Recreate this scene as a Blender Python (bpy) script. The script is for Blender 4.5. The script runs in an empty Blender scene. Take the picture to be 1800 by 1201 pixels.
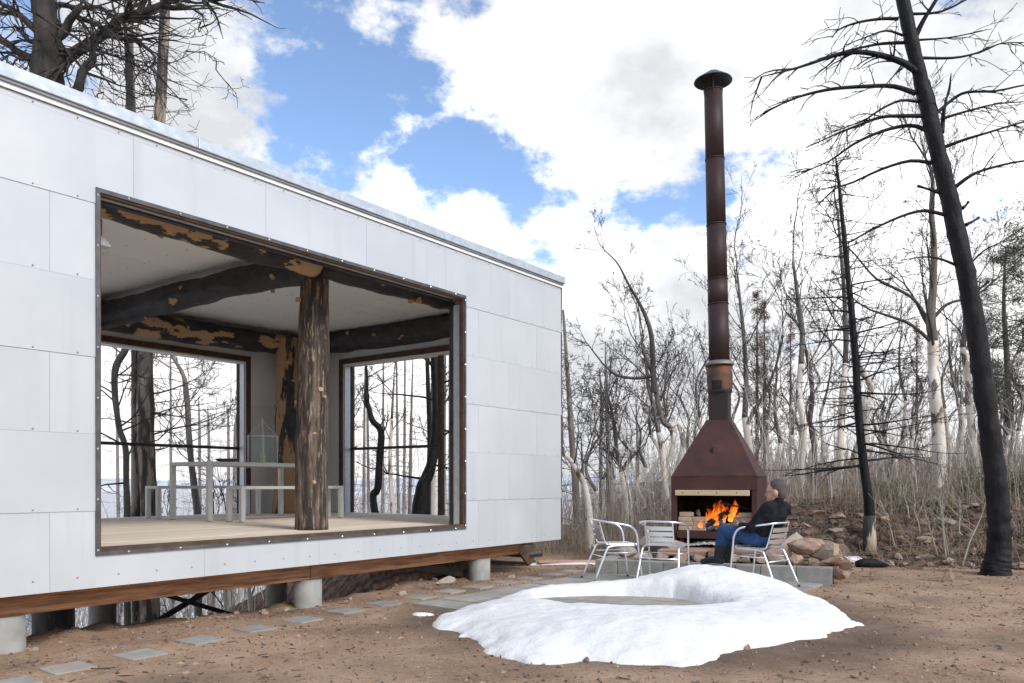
import bpy, bmesh, math, random
import numpy as np
from mathutils import Vector, Matrix, Quaternion

# ------------------------------------------------------------------ camera, sky, sun, exposure
SC = bpy.context.scene
COL = SC.collection
CAMZ, F, CX, HY = 1.22, 1400.0, 900.0, 849.0      # focal length / principal x / horizon in 1800 px units
cam_d = bpy.data.cameras.new('camera')
cam = bpy.data.objects.new('camera', cam_d); COL.objects.link(cam)
cam.location = (0, 0, CAMZ); cam.rotation_euler = (math.radians(90), 0, 0)
cam_d.sensor_width = 36.0; cam_d.lens = 36.0 * F / 1800.0
cam_d.shift_y = (HY - 600.5) / 1800.0
cam_d.clip_start = 0.05; cam_d.clip_end = 6000
SC.camera = cam

SUN_AZ, SUN_EL = math.radians(136), math.radians(37)      # clockwise from +Y
world = bpy.data.worlds.new('World'); SC.world = world; world.use_nodes = True
def build_world():
    nt = world.node_tree; nt.nodes.clear(); L = nt.links.new
    def nd(t, **k):
        n = nt.nodes.new(t)
        for a, b in k.items(): setattr(n, a, b)
        return n
    out = nd('ShaderNodeOutputWorld')
    sky = nd('ShaderNodeTexSky', sky_type='NISHITA', sun_disc=False, sun_elevation=SUN_EL, sun_rotation=SUN_AZ)
    sky.altitude = 2400; sky.air_density = 1.0; sky.dust_density = 1.0; sky.ozone_density = 1.0
    bg1 = nd('ShaderNodeBackground'); bg1.inputs['Strength'].default_value = 0.15
    L(sky.outputs['Color'], bg1.inputs['Color'])
    tc = nd('ShaderNodeTexCoord')
    def math_(op, a, b=None):
        m = nd('ShaderNodeMath', operation=op)
        for i, v in enumerate((a, b)):
            if v is None: continue
            if isinstance(v, (int, float)): m.inputs[i].default_value = v
            else: L(v, m.inputs[i])
        return m.outputs[0]
    sc = nd('ShaderNodeVectorMath', operation='MULTIPLY'); sc.inputs[1].default_value = (1, 1, 1.45)
    L(tc.outputs['Generated'], sc.inputs[0])
    def noise(scale, detail, rough, off):
        ad = nd('ShaderNodeVectorMath', operation='ADD'); ad.inputs[1].default_value = off
        L(sc.outputs[0], ad.inputs[0])
        n = nd('ShaderNodeTexNoise'); n.inputs['Scale'].default_value = scale
        n.inputs['Detail'].default_value = detail; n.inputs['Roughness'].default_value = rough
        L(ad.outputs[0], n.inputs['Vector']); return n.outputs['Fac']
    field = math_('MULTIPLY', math_('SUBTRACT', noise(6.5, 12, 0.60, (3.1, 0.7, 1.9)), 0.5), 3.6)
    sep = nd('ShaderNodeSeparateXYZ'); L(tc.outputs['Generated'], sep.inputs[0])
    # the cloud cover thickens towards the horizon all round
    low = math_('MULTIPLY', math_('MAXIMUM', math_('SUBTRACT', 0.27, sep.outputs['Z']), 0.0), 5.0)
    field = math_('ADD', math_('ADD', field, low), 0.10)
    # breaks and banks of the cloud cover: direction (photo px), radius px, weight
    for (px, py, r, w) in ((520, 165, 190, -.55), (425, 120, 120, -.10), (660, 260, 190, -.55), (850, 300, 170, -.50), (1000, 330, 150, -.42),
                           (1180, 345, 150, -.65), (1330, 350, 120, -.62), (540, 0, 90, -.35), (1110, 495, 70, -.3),
                           (1000, 90, 480, .40), (1500, 120, 420, .42), (350, 235, 150, .45), (760, 395, 120, .42), (1080, 465, 160, .38),
                           (1350, 450, 130, .42), (690, 335, 50, .2), (200, 60, 200, .35), (780, 190, 120, .25), (1290, 60, 150, .45), (1010, 500, 140, .40), (1130, 580, 180, .40), (1620, 330, 260, .35), (660, 340, 60, .25), (430, 50, 110, .38), (600, 90, 110, .22)):
        d = Vector(((px - CX) / F, 1.0, (HY - py) / F)).normalized()
        dist = nd('ShaderNodeVectorMath', operation='DISTANCE'); dist.inputs[1].default_value = (d.x, d.y, d.z * 1.45)
        L(sc.outputs[0], dist.inputs[0])
        q = math_('DIVIDE', dist.outputs['Value'], r / F)
        g = math_('POWER', 2.718, math_('MULTIPLY', math_('MULTIPLY', q, q), -1.0))
        field = math_('ADD', field, math_('MULTIPLY', g, w*(.80 if w < 0 else 1.0)))
    ramp = nd('ShaderNodeValToRGB'); ramp.color_ramp.interpolation = 'EASE'
    ramp.color_ramp.elements[0].position = 0.0; ramp.color_ramp.elements[0].color = (0, 0, 0, 1)
    ramp.color_ramp.elements[1].position = 0.42; ramp.color_ramp.elements[1].color = (1, 1, 1, 1)
    L(field, ramp.inputs['Fac'])
    shade = nd('ShaderNodeValToRGB')
    e = shade.color_ramp.elements
    e[0].position = 0.38; e[0].color = (0.43, 0.44, 0.46, 1); e[1].position = 0.60; e[1].color = (0.82, 0.82, 0.82, 1)
    L(noise(3.2, 6, 0.55, (9.3, 2.2, 4.4)), shade.inputs['Fac'])
    bg2 = nd('ShaderNodeBackground'); bg2.inputs['Strength'].default_value = 1.0
    L(shade.outputs['Color'], bg2.inputs['Color'])
    mx = nd('ShaderNodeMixShader')
    L(ramp.outputs['Color'], mx.inputs['Fac']); L(bg1.outputs[0], mx.inputs[1]); L(bg2.outputs[0], mx.inputs[2])
    L(mx.outputs[0], out.inputs['Surface'])
build_world()
sun_d = bpy.data.lights.new('sun', 'SUN'); sun_d.energy = 1.6; sun_d.angle = math.radians(18); sun_d.color = (1.0, 0.96, 0.9)
sun = bpy.data.objects.new('sun', sun_d); COL.objects.link(sun)
sdir = Vector((math.sin(SUN_AZ) * math.cos(SUN_EL), math.cos(SUN_AZ) * math.cos(SUN_EL), math.sin(SUN_EL)))
sun.rotation_euler = sdir.to_track_quat('Z', 'Y').to_euler()
SC.view_settings.view_transform = 'Standard'; SC.view_settings.look = 'None'
SC.view_settings.gamma = 1.0; SC.view_settings.use_curve_mapping = False
SC.view_settings.exposure = 0.85

# ------------------------------------------------------------------ helpers
R = random.Random(7)
def W(px, py, Y): return Vector(((px - CX) / F * Y, Y, CAMZ + (HY - py) / F * Y))      # a photo point at a known distance
def G(px, py, z=0.0):
    Y = (CAMZ - z) * F / (py - HY); return Vector(((px - CX) / F * Y, Y, z))
def tag(o, label=None, cat=None, group=None, kind=None):
    if label: o['label'] = label
    if cat: o['category'] = cat
    if group: o['group'] = group
    if kind: o['kind'] = kind
    return o
def empty(name, loc=(0, 0, 0), rz=0.0):
    o = bpy.data.objects.new(name, None); COL.objects.link(o)
    o.location = loc; o.rotation_euler = (0, 0, rz); o.empty_display_size = 0.1
    return o
def link(name, me, m=None, parent=None, loc=None, rot=None):
    o = bpy.data.objects.new(name, me); COL.objects.link(o)
    if m is not None and len(me.materials) == 0: me.materials.append(m)
    if parent is not None: o.parent = parent
    if loc is not None: o.location = loc
    if rot is not None: o.rotation_euler = rot
    return o
class MB:
    """collects vertices and faces of one mesh"""
    def __init__(s): s.v = []; s.f = []; s.n = 0
    def add(s, verts, faces):
        b = s.n; s.v.append(np.asarray(verts, float).reshape(-1, 3)); s.n += len(s.v[-1])
        s.f.extend([tuple(i + b for i in f) for f in faces]); return s
    def box(s, a, b):
        (x0, y0, z0), (x1, y1, z1) = a, b
        return s.add([(x0,y0,z0),(x1,y0,z0),(x1,y1,z0),(x0,y1,z0),(x0,y0,z1),(x1,y0,z1),(x1,y1,z1),(x0,y1,z1)],
                     [(3,2,1,0),(4,5,6,7),(0,1,5,4),(1,2,6,5),(2,3,7,6),(3,0,4,7)])
    def tube(s, pts, rad, k=8, caps=True):
        v, f = tube_arrays(pts, rad, k, caps); return s.add(v, f)
    def bar(s, a, b, w, h):
        """rectangular bar between two points"""
        a, b = Vector(a), Vector(b); d = (b - a).normalized()
        up = Vector((0, 0, 1)) if abs(d.z) < .9 else Vector((1, 0, 0))
        x = d.cross(up).normalized() * w / 2; y = x.cross(d).normalized() * h / 2
        vs = [p + i * x + j * y for p in (a, b) for (i, j) in ((-1,-1),(1,-1),(1,1),(-1,1))]
        return s.add([tuple(v) for v in vs], [(0,1,2,3),(7,6,5,4),(0,4,5,1),(1,5,6,2),(2,6,7,3),(3,7,4,0)])
    def mesh(s, name, smooth=False):
        me = bpy.data.meshes.new(name)
        vv = np.concatenate(s.v) if s.v else np.zeros((0, 3))
        me.from_pydata(vv.tolist(), [], s.f); me.update()
        if smooth: me.polygons.foreach_set('use_smooth', [True] * len(me.polygons))
        return me
    def build(s, name, m=None, parent=None, smooth=False, bevel=0, loc=None, rot=None):
        o = link(name, s.mesh(name, smooth), m, parent, loc, rot)
        if bevel:
            bv = o.modifiers.new('bevel', 'BEVEL'); bv.width = bevel; bv.segments = 2; bv.limit_method = 'ANGLE'
        return o
def tube_arrays(pts, rad, k=8, caps=True):
    P = np.array([tuple(p) for p in pts], float); n = len(P)
    Rr = np.full(n, rad, float) if np.isscalar(rad) else np.array(rad, float)
    T = np.gradient(P, axis=0); T /= np.linalg.norm(T, axis=1, keepdims=True) + 1e-9
    ref = np.array((0, 0, 1.0)) if abs(T[:, 2]).mean() < .75 else np.array((1.0, 0.2, 0))
    A = np.cross(T, ref); A /= np.linalg.norm(A, axis=1, keepdims=True) + 1e-9
    B = np.cross(T, A)
    a = np.arange(k) * 2 * math.pi / k
    V = P[:, None] + Rr[:, None, None] * (A[:, None] * np.cos(a)[None, :, None] + B[:, None] * np.sin(a)[None, :, None])
    f = [(i*k+j, i*k+(j+1) % k, (i+1)*k+(j+1) % k, (i+1)*k+j) for i in range(n-1) for j in range(k)]
    if caps: f += [tuple(range(k))[::-1], tuple(range((n-1)*k, n*k))]
    return V.reshape(-1, 3), f
def spline(pts, n=8):
    P = [Vector(p) for p in pts]; P = [P[0]*2-P[1]] + P + [P[-1]*2-P[-2]]; out = []
    for i in range(1, len(P)-2):
        for j in range(n):
            t = j/n; a, b, c, d = P[i-1:i+3]
            out.append(.5*((2*b)+(c-a)*t+(2*a-5*b+4*c-d)*t*t+(3*b-a-3*c+d)*t**3))
    out.append(P[-2]); return out
def lerp_list(vals, n):
    return np.interp(np.linspace(0, len(vals)-1, n), range(len(vals)), vals)
# numpy value noise
def vnoise(x, y, seed=0):
    x = np.asarray(x, float); y = np.asarray(y, float)
    xi = np.floor(x).astype(np.int64); yi = np.floor(y).astype(np.int64); xf = x-xi; yf = y-yi
    def h(a, b):
        n = (a*374761393 + b*668265263 + seed*982451653) & 0xffffffff
        n = ((n ^ (n >> 13)) * 1274126177) & 0xffffffff
        return ((n ^ (n >> 16)) & 0xffff) / 65535.0
    u = xf*xf*(3-2*xf); v = yf*yf*(3-2*yf)
    return (h(xi, yi)*(1-u)+h(xi+1, yi)*u)*(1-v) + (h(xi, yi+1)*(1-u)+h(xi+1, yi+1)*u)*v
def fbm(x, y, oct=4, seed=0):
    s = 0; a = .5
    for o in range(oct):
        s = s + a*(vnoise(x*2**o, y*2**o, seed+o)-.5); a *= .5
    return s
# ------------------------------------------------------------------ materials
MATS = {}
def mat(name, c1, c2=None, scale=5.0, rough=.8, metal=0.0, bump=0.0, bscale=None, stretch=(1,1,1), lo=.35, hi=.65,
        detail=6, c3=None, s3=None, lo3=.58, hi3=.66, st3=None, rvar=0.0, spec=None, object_random=0.0):
    m = bpy.data.materials.new(name); m.use_nodes = True; MATS[name] = m
    nt = m.node_tree; L = nt.links.new; bs = nt.nodes['Principled BSDF']
    bs.inputs['Roughness'].default_value = rough; bs.inputs['Metallic'].default_value = metal
    if spec is not None: bs.inputs['Specular IOR Level'].default_value = spec
    tc = nt.nodes.new('ShaderNodeTexCoord')
    vec = tc.outputs['Object']
    if object_random:
        oi = nt.nodes.new('ShaderNodeObjectInfo'); ad = nt.nodes.new('ShaderNodeVectorMath'); ad.operation = 'MULTIPLY_ADD'
        cmb = nt.nodes.new('ShaderNodeCombineXYZ')
        for i in range(3): L(oi.outputs['Random'], cmb.inputs[i])
        ad.inputs[1].default_value = (37, 53, 71); L(cmb.outputs[0], ad.inputs[0]); L(vec, ad.inputs[2]); vec = ad.outputs[0]
    def noise(sc, st, det=detail):
        mp = nt.nodes.new('ShaderNodeMapping'); mp.inputs['Scale'].default_value = st; L(vec, mp.inputs['Vector'])
        n = nt.nodes.new('ShaderNodeTexNoise'); n.inputs['Scale'].default_value = sc; n.inputs['Detail'].default_value = det
        n.inputs['Roughness'].default_value = .6
        L(mp.outputs[0], n.inputs['Vector']); return n.outputs['Fac']
    def rmp(fac, a, b, ca, cb):
        r = nt.nodes.new('ShaderNodeValToRGB'); e = r.color_ramp.elements
        e[0].position = a; e[0].color = (*ca, 1); e[1].position = b; e[1].color = (*cb, 1); L(fac, r.inputs['Fac']); return r.outputs['Color']
    def mixc(fac, a, b):
        x = nt.nodes.new('ShaderNodeMix'); x.data_type = 'RGBA'; L(fac, x.inputs['Factor'])
        for v, i in ((a, 6), (b, 7)):
            if isinstance(v, tuple): x.inputs[i].default_value = (*v, 1)
            else: L(v, x.inputs[i])
        return x.outputs[2]
    if c2 is None: bs.inputs['Base Color'].default_value = (*c1, 1)
    else:
        f = noise(scale, stretch); col = rmp(f, lo, hi, c1, c2)
        if c3 is not None:
            mask = rmp(noise(s3 or scale, st3 or stretch), lo3, hi3, (0, 0, 0), (1, 1, 1)); col = mixc(mask, col, c3)
        if object_random:
            oi2 = nt.nodes.new('ShaderNodeObjectInfo'); hs = nt.nodes.new('ShaderNodeHueSaturation')
            mr = nt.nodes.new('ShaderNodeMapRange'); mr.inputs['To Min'].default_value = 1-object_random; mr.inputs['To Max'].default_value = 1+object_random
            L(oi2.outputs['Random'], mr.inputs['Value']); L(mr.outputs[0], hs.inputs['Value']); L(col, hs.inputs['Color']); col = hs.outputs['Color']
        L(col, bs.inputs['Base Color'])
        if rvar: L(rmp(f, lo, hi, (rough-rvar,)*3, (rough+rvar,)*3), bs.inputs['Roughness'])
    if bump:
        bp = nt.nodes.new('ShaderNodeBump'); bp.inputs['Strength'].default_value = min(1, bump); bp.inputs['Distance'].default_value = .02*max(1, bump)
        L(noise(bscale or scale*4, stretch), bp.inputs['Height']); L(bp.outputs[0], bs.inputs['Normal'])
    return m
m_panel = mat('galvanised_panel', (.545,.565,.575), (.625,.642,.65), scale=.9, rough=.42, metal=.25, rvar=.06, lo=.3, hi=.7, bump=.12, bscale=1.6, object_random=.03, c3=(.51,.525,.53), s3=2.2, st3=(2.5,1,.12), lo3=.55, hi3=.85)
m_galv = mat('galvanised_trim', (.56,.60,.62), (.68,.71,.73), scale=14, rough=.4, metal=.6, rvar=.08)
m_white = mat('white_flashing', (.78,.79,.8))
m_rust = mat('weathered_steel', (.075,.045,.032), (.14,.085,.055), scale=9, rough=.75, metal=.3, bump=.1)
m_steel_dark = mat('dark_steel', (.035,.035,.038), (.075,.065,.06), scale=6, rough=.55, metal=.6)
m_steel_grey = mat('grey_steel_flange', (.09,.095,.10), (.16,.155,.15), scale=8, rough=.5, metal=.6)
m_ceiling = mat('ceiling_sheet', (.85,.84,.82), (.89,.88,.86), scale=.7, rough=.55, metal=.1, object_random=.03)
m_inner = mat('inner_wall_sheet', (.66,.68,.70), (.76,.78,.79), scale=.8, rough=.45, metal=.05, object_random=.03)
m_core = mat('wall_core', (.25,.24,.22))
m_deck = mat('pine_deck', (.66,.55,.42), (.80,.70,.57), scale=3, rough=.7, stretch=(.35,7,3), bump=.1, c3=(.50,.37,.25), s3=5, lo3=.66, hi3=.74, object_random=.08)
m_rim = mat('stained_plywood', (.22,.085,.034), (.48,.24,.11), scale=3.2, rough=.6, stretch=(.6,5,9), bump=.1, lo=.38, hi=.62, c3=(.08,.03,.015), s3=4, lo3=.56, hi3=.68)
m_conc = mat('concrete', (.27,.27,.25), (.40,.39,.36), scale=5, rough=.85, bump=.12, c3=(.2,.19,.17), s3=2, lo3=.6, hi3=.75)
m_block = mat('concrete_block', (.22,.22,.20), (.33,.33,.30), scale=6, rough=.9, bump=.15, c3=(.15,.15,.14), s3=3, lo3=.55, hi3=.7, object_random=.1)
m_slab = mat('paving_concrete', (.25,.24,.215), (.36,.34,.305), scale=7, rough=.9, bump=.15, c3=(.27,.21,.16), s3=3.5, lo3=.52, hi3=.72, object_random=.14)
m_black = mat('marker_black', (.012,.010,.009))
m_screw = mat('screw_zinc', (.62,.62,.62), rough=.3, metal=.9)
m_screw_dark = mat('screw_dark', (.36,.36,.36), rough=.4, metal=.7)
m_char = mat('charred_wood', (.004,.004,.005), (.018,.017,.018), scale=7, rough=.55, stretch=(1,1,.35), bump=1.2, bscale=22, lo=.35, hi=.75, spec=.25)
m_char_patch = mat('charred_wood_scorched', (.004,.004,.005), (.018,.017,.018), scale=7, rough=.6, stretch=(1,1,.35), bump=1.0, bscale=20, c3=(.42,.27,.15), s3=5, lo3=.69, hi3=.71, st3=(1,1,.3), spec=.25)
m_stump = mat('half_burnt_wood', (.02,.018,.017), (.07,.06,.05), scale=7, rough=.8, stretch=(1,1,.3), bump=1, c3=(.45,.36,.26), s3=4, lo3=.50, hi3=.54, st3=(1,1,.3))
def log_mat(name, lo3, hi3, s3, st3=(1,1,.45), dark=(.012,.010,.011), dark2=(.04,.036,.036), tan=(.46,.29,.155)):
    return mat(name, dark, dark2, scale=9, rough=.6, stretch=(1,1,.5), bump=.6, bscale=18, c3=tan, s3=s3, lo3=lo3, hi3=hi3, st3=st3)
m_log_black = log_mat('log_charred', .655, .67, 5.5)
m_log_patchy = log_mat('log_patchy', .53, .54, 2.6)
m_log_edge = log_mat('log_half_peeled', .50, .515, 3.2)
m_log_rear = log_mat('log_rear_streaked', .465, .485, 4.2, st3=(1,1,.22), tan=(.36,.21,.10))
m_log_bark = mat('log_scorched_bark', (.035,.027,.022), (.15,.105,.075), scale=16, rough=.85, stretch=(1,1,.13), bump=1, bscale=22, lo=.46, hi=.60,
                 c3=(.29,.21,.15), s3=34, lo3=.56, hi3=.66, st3=(1,1,.16))
m_knot = mat('cut_knot', (.50,.34,.20), (.40,.26,.15), scale=30)
m_alu = mat('brushed_aluminium', (.82,.83,.84), rough=.32, metal=.85)
m_table = mat('grey_painted_metal', (.56,.56,.54), (.64,.64,.62), scale=5, rough=.45, metal=.2)
m_fire_steel = mat('rusted_firebox_steel', (.042,.022,.021), (.105,.042,.031), scale=2.4, rough=.62, metal=.35, bump=.12, lo=.3, hi=.7, c3=(.13,.06,.038), s3=5, lo3=.62, hi3=.8, rvar=.1)
m_pipe = mat('rusted_pipe_steel', (.024,.018,.020), (.062,.029,.024), scale=1.6, rough=.6, metal=.3, stretch=(1,1,.4), bump=.05, lo=.3, hi=.7)
m_soot = mat('soot', (.012,.011,.010), (.03,.027,.024), scale=6, rough=.95)
m_collar = mat('collar_rust', (.07,.06,.052), (.17,.062,.03), scale=6, rough=.7, metal=.3, lo=.45, hi=.55)
m_collar_grey = mat('collar_grey_metal', (.20,.19,.165), (.30,.28,.25), scale=8, rough=.6, metal=.5)
m_brick = mat('fire_brick', (.40,.29,.20), (.54,.42,.31), scale=7, rough=.9, bump=.2, c3=(.42,.26,.17), s3=3, lo3=.5, hi3=.7, object_random=.12)
m_timber = mat('raw_timber', (.55,.42,.26), (.68,.55,.37), scale=4, rough=.8, stretch=(.3,4,4), bump=.1)
m_ash = mat('ash', (.20,.195,.19), (.50,.49,.48), scale=26, rough=1, bump=.6, bscale=50)
m_logwood = mat('ashy_firewood', (.03,.026,.023), (.24,.22,.20), scale=9, rough=.95, bump=.5, lo=.42, hi=.62)
m_sand = mat('sandstone', (.22,.125,.085), (.38,.245,.175), scale=4, rough=.92, bump=.4, bscale=14, c3=(.30,.27,.22), s3=2.5, lo3=.50, hi3=.66, object_random=.3)
m_sandgrey = mat('lichen_stone', (.27,.235,.19), (.42,.37,.30), scale=5, rough=.95, bump=.4, bscale=16, c3=(.36,.22,.15), s3=2.5, lo3=.52, hi3=.66, object_random=.15)
m_snow = mat('snow', (.73,.725,.71), (.78,.775,.765), scale=3, rough=.8, bump=.5, bscale=34, c3=(.56,.54,.51), s3=11, lo3=.62, hi3=.80)
m_barkgrey = mat('grey_bark', (.10,.088,.077), (.21,.185,.16), scale=8, rough=.9, stretch=(1,1,.3), bump=.5)
m_barkdark = mat('dark_bark', (.05,.043,.038), (.12,.102,.088), scale=8, rough=.9, stretch=(1,1,.25), bump=.8)
m_oak = mat('oak_bark', (.018,.015,.014), (.062,.052,.044), scale=9, rough=.95, stretch=(1,1,.22), bump=1.0, bscale=16)
m_peel = mat('peeled_aspen', (.64,.54,.42), (.82,.76,.68), scale=3, rough=.7, stretch=(1,1,.3), c3=(.17,.14,.115), s3=3.4, lo3=.54, hi3=.57, st3=(1,1,.42), bump=.3)
m_pole = mat('dead_pole_bark', (.13,.115,.10), (.27,.24,.21), scale=6, rough=.9, stretch=(1,1,.2), bump=.5, c3=(.36,.24,.14), s3=3, lo3=.66, hi3=.7, st3=(1,1,.3))
m_barktan = mat('flaking_bark', (.05,.043,.04), (.13,.11,.09), scale=6, rough=.95, stretch=(1,1,.2), bump=1, bscale=12, c3=(.40,.33,.26), s3=7, lo3=.50, hi3=.58, st3=(1,1,.18))
m_twig = mat('thicket_twigs', (.22,.17,.13), (.40,.33,.27), scale=1.3, rough=.9)
m_twigpale = mat('pale_thicket_twigs', (.40,.36,.32), (.60,.56,.52), scale=1.1, rough=.9)
m_sapling = mat('sapling_bark', (.30,.27,.21), (.42,.39,.31), scale=5, rough=.8)
m_rednd = mat('dead_needles', (.13,.06,.045), (.20,.11,.085), scale=4, rough=.95)
m_needle = mat('pine_needles', (.05,.062,.03), (.10,.115,.055), scale=3, rough=.8)
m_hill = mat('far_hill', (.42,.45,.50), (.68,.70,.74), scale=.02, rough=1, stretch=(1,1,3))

def ground_material():
    m = bpy.data.materials.new('bare_earth'); m.use_nodes = True; nt = m.node_tree; L = nt.links.new
    bs = nt.nodes['Principled BSDF']; bs.inputs['Roughness'].default_value = .95; bs.inputs['Specular IOR Level'].default_value = .15
    tc = nt.nodes.new('ShaderNodeTexCoord')
    def noise(s, d=8, r=.62):
        n = nt.nodes.new('ShaderNodeTexNoise'); n.inputs['Scale'].default_value = s; n.inputs['Detail'].default_value = d
        n.inputs['Roughness'].default_value = r; L(tc.outputs['Object'], n.inputs['Vector']); return n.outputs['Fac']
    def ramp(f, stops):
        r = nt.nodes.new('ShaderNodeValToRGB'); e = r.color_ramp.elements
        while len(e) < len(stops): e.new(.5)
        for q, (p, c) in zip(e, stops): q.position = p; q.color = (*c, 1)
        L(f, r.inputs['Fac']); return r.outputs['Color']
    def mix(f, a, b, mode='MIX'):
        x = nt.nodes.new('ShaderNodeMix'); x.data_type = 'RGBA'; x.blend_type = mode
        if isinstance(f, float): x.inputs['Factor'].default_value = f
        else: L(f, x.inputs['Factor'])
        for v, i in ((a, 6), (b, 7)):
            if isinstance(v, tuple): x.inputs[i].default_value = (*v, 1)
            else: L(v, x.inputs[i])
        return x.outputs[2]
    base = ramp(noise(1.1), [(.3, (.225,.142,.092)), (.5, (.37,.243,.16)), (.7, (.49,.335,.228))])
    chips = ramp(noise(38, 3, .7), [(.56, (0,0,0)), (.66, (1,1,1))])
    col = mix(chips, base, (.47,.36,.26))
    dark = ramp(noise(22, 4, .7), [(.34, (1,1,1)), (.42, (0,0,0))])
    col = mix(dark, col, (.085,.055,.04))
    wet = ramp(noise(.75, 5), [(.50, (0,0,0)), (.66, (1,1,1))])
    col = mix(wet, col, mix(.55, col, (.15,.12,.10)))
    at = nt.nodes.new('ShaderNodeAttribute'); at.attribute_name = 'litter'
    lit = ramp(noise(6, 8, .7), [(.36, (.035,.024,.02)), (.47, (.11,.068,.052)), (.58, (.22,.155,.115)), (.72, (.22,.20,.11))])
    col = mix(at.outputs['Fac'], col, lit)
    dm = nt.nodes.new('ShaderNodeAttribute'); dm.attribute_name = 'damp'
    col = mix(dm.outputs['Fac'], col, mix(.72, col, (.07,.052,.042)))
    sn = nt.nodes.new('ShaderNodeAttribute'); sn.attribute_name = 'snowy'
    col = mix(sn.outputs['Fac'], col, (.80,.81,.83))
    L(col, bs.inputs['Base Color'])
    bp = nt.nodes.new('ShaderNodeBump'); bp.inputs['Strength'].default_value = .8; bp.inputs['Distance'].default_value = .025
    L(noise(24, 8, .7), bp.inputs['Height']); L(bp.outputs[0], bs.inputs['Normal'])
    return m

# ------------------------------------------------------------------ ground
DX, DY = 1037/math.hypot(1037, F), F/math.hypot(1037, F)       # direction of the cabin front
NX, NY = -DY, DX                                                # into the cabin
CD = 6.05
P0 = Vector((CD*NX, CD*NY, 0)); CROT = math.atan2(DY, DX)
def ts(x, y): rx = x-P0.x; ry = y-P0.y; return rx*DX+ry*DY, rx*NX+ry*NY
def cab(t, s, z=0.0): return Vector((P0.x+t*DX+s*NX, P0.y+t*DY+s*NY, z))
def sst(v, a, b):
    q = np.clip((v-a)/(b-a), 0, 1); return q*q*(3-2*q)
def terrain(x, y, rough=True):
    x = np.asarray(x, float); y = np.asarray(y, float)
    t, s = ts(x, y)
    s0 = .75 + sst(t, 8.0, 11.5)*6.2
    d = np.maximum(s-s0, 0)
    z = -10*(1-np.exp(-.048*d)) - .10*np.minimum(d, 1.0)
    yf = np.where(x > 4.8, 12.1-.42*(np.minimum(x, 14)-4.8), 12.1+1.0*(4.8-x))
    k = sst(x, 2.2, 4.6)
    r = y-yf
    z = z + k*(.78*sst(r, 0, 2.6) + .035*np.clip(r-2, 0, 40) + .035*np.clip(x-5, 0, 30)*sst(r, 1, 8))
    if rough:
        near = np.exp(-((np.hypot(x-1, y-8))/14)**2)
        z = z + near*(.035*fbm(x*.9, y*.9, 4, 3) + .018*fbm(x*5, y*5, 3, 9))
        z = z + k*sst(r, -.2, .6)*(.42*fbm(x*1.3, y*1.3, 4, 21))*np.exp(-np.maximum(r-3, 0)/6)
        berm = np.exp(-((s-.72)/.38)**2)*sst(t, -3, 0)*(1-sst(t, 8.6, 10))
        z = z + berm*(-.01+.28*np.maximum(fbm(x*2.6, y*2.6, 4, 31), -.12))
        far = sst(np.hypot(x, y), 40, 200); z = z + far*18*fbm(x*.006, y*.006, 4, 5)
    return z
def tz(x, y): return float(terrain(x, y))
def graded(lo, a, b, hi, step, n0, n1):
    mid = np.arange(a, b, step)
    left = a-np.geomspace(step, a-lo, n0)[::-1]; right = mid[-1]+np.geomspace(step, hi-mid[-1], n1)
    return np.concatenate([left, mid, right])
def build_ground():
    gx = graded(-1500, -6.5, 8.5, 1500, .055, 60, 60); gy = graded(-1500, 3.6, 14.5, 2500, .055, 40, 75)
    X, Y = np.meshgrid(gx, gy); Z = terrain(X, Y)
    nx, ny = len(gx), len(gy)
    V = np.stack([X, Y, Z], -1).reshape(-1, 3)
    i = np.arange(nx-1)[None, :]+np.arange(ny-1)[:, None]*nx
    Fc = np.stack([i, i+1, i+1+nx, i+nx], -1).reshape(-1, 4)
    me = bpy.data.meshes.new('ground')
    me.vertices.add(len(V)); me.vertices.foreach_set('co', V.ravel())
    me.loops.add(Fc.size); me.loops.foreach_set('vertex_index', Fc.ravel().astype(np.int32))
    me.polygons.add(len(Fc)); me.polygons.foreach_set('loop_start', np.arange(0, Fc.size, 4, dtype=np.int32))
    me.update(calc_edges=True); me.validate()
    me.polygons.foreach_set('use_smooth', [True]*len(me.polygons))
    t, s = ts(X, Y)
    yf = np.where(X > 4.8, 12.1-.42*(np.minimum(X, 14)-4.8), 12.1+1.0*(4.8-X))
    lit = np.maximum(sst(Y-yf, -.1, .8)*sst(X, 2.5, 4), np.maximum(sst(Y, 12.5, 15), sst(s, 1.0, 2.2)*sst(t, -50, -49)))
    lit = np.clip(lit+.5*fbm(X*1.5, Y*1.5, 3, 77)*(lit > .02)*(lit < .98), 0, 1)
    a = me.attributes.new('litter', 'FLOAT', 'POINT'); a.data.foreach_set('value', lit.ravel().astype(np.float32))
    s0_ = .75 + sst(t, 8.0, 11.5)*6.2; dd = s-s0_
    sn = sst(dd+3.0*fbm(X*.5, Y*.5, 4, 15), 3.6, 5.6)*(1-sst(np.hypot(X, Y), 60, 160)*.4)
    a = me.attributes.new('snowy', 'FLOAT', 'POINT'); a.data.foreach_set('value', np.clip(sn, 0, 1).ravel().astype(np.float32))
    rr = np.hypot((X-1.25)/2.2, (Y-7.2)/2.0); wet = .8*(1-sst(rr, .86, 1.22))+.3*np.clip(fbm(X*.8, Y*.8, 4, 88)*3-.2, 0, 1)*(Y < 13)
    a = me.attributes.new('damp', 'FLOAT', 'POINT'); a.data.foreach_set('value', np.clip(wet+.5*fbm(X*4, Y*4, 3, 90)*(wet > .05), 0, 1).ravel().astype(np.float32))
    o = link('ground', me, ground_material()); tag(o, kind='structure')
build_ground()
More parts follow.
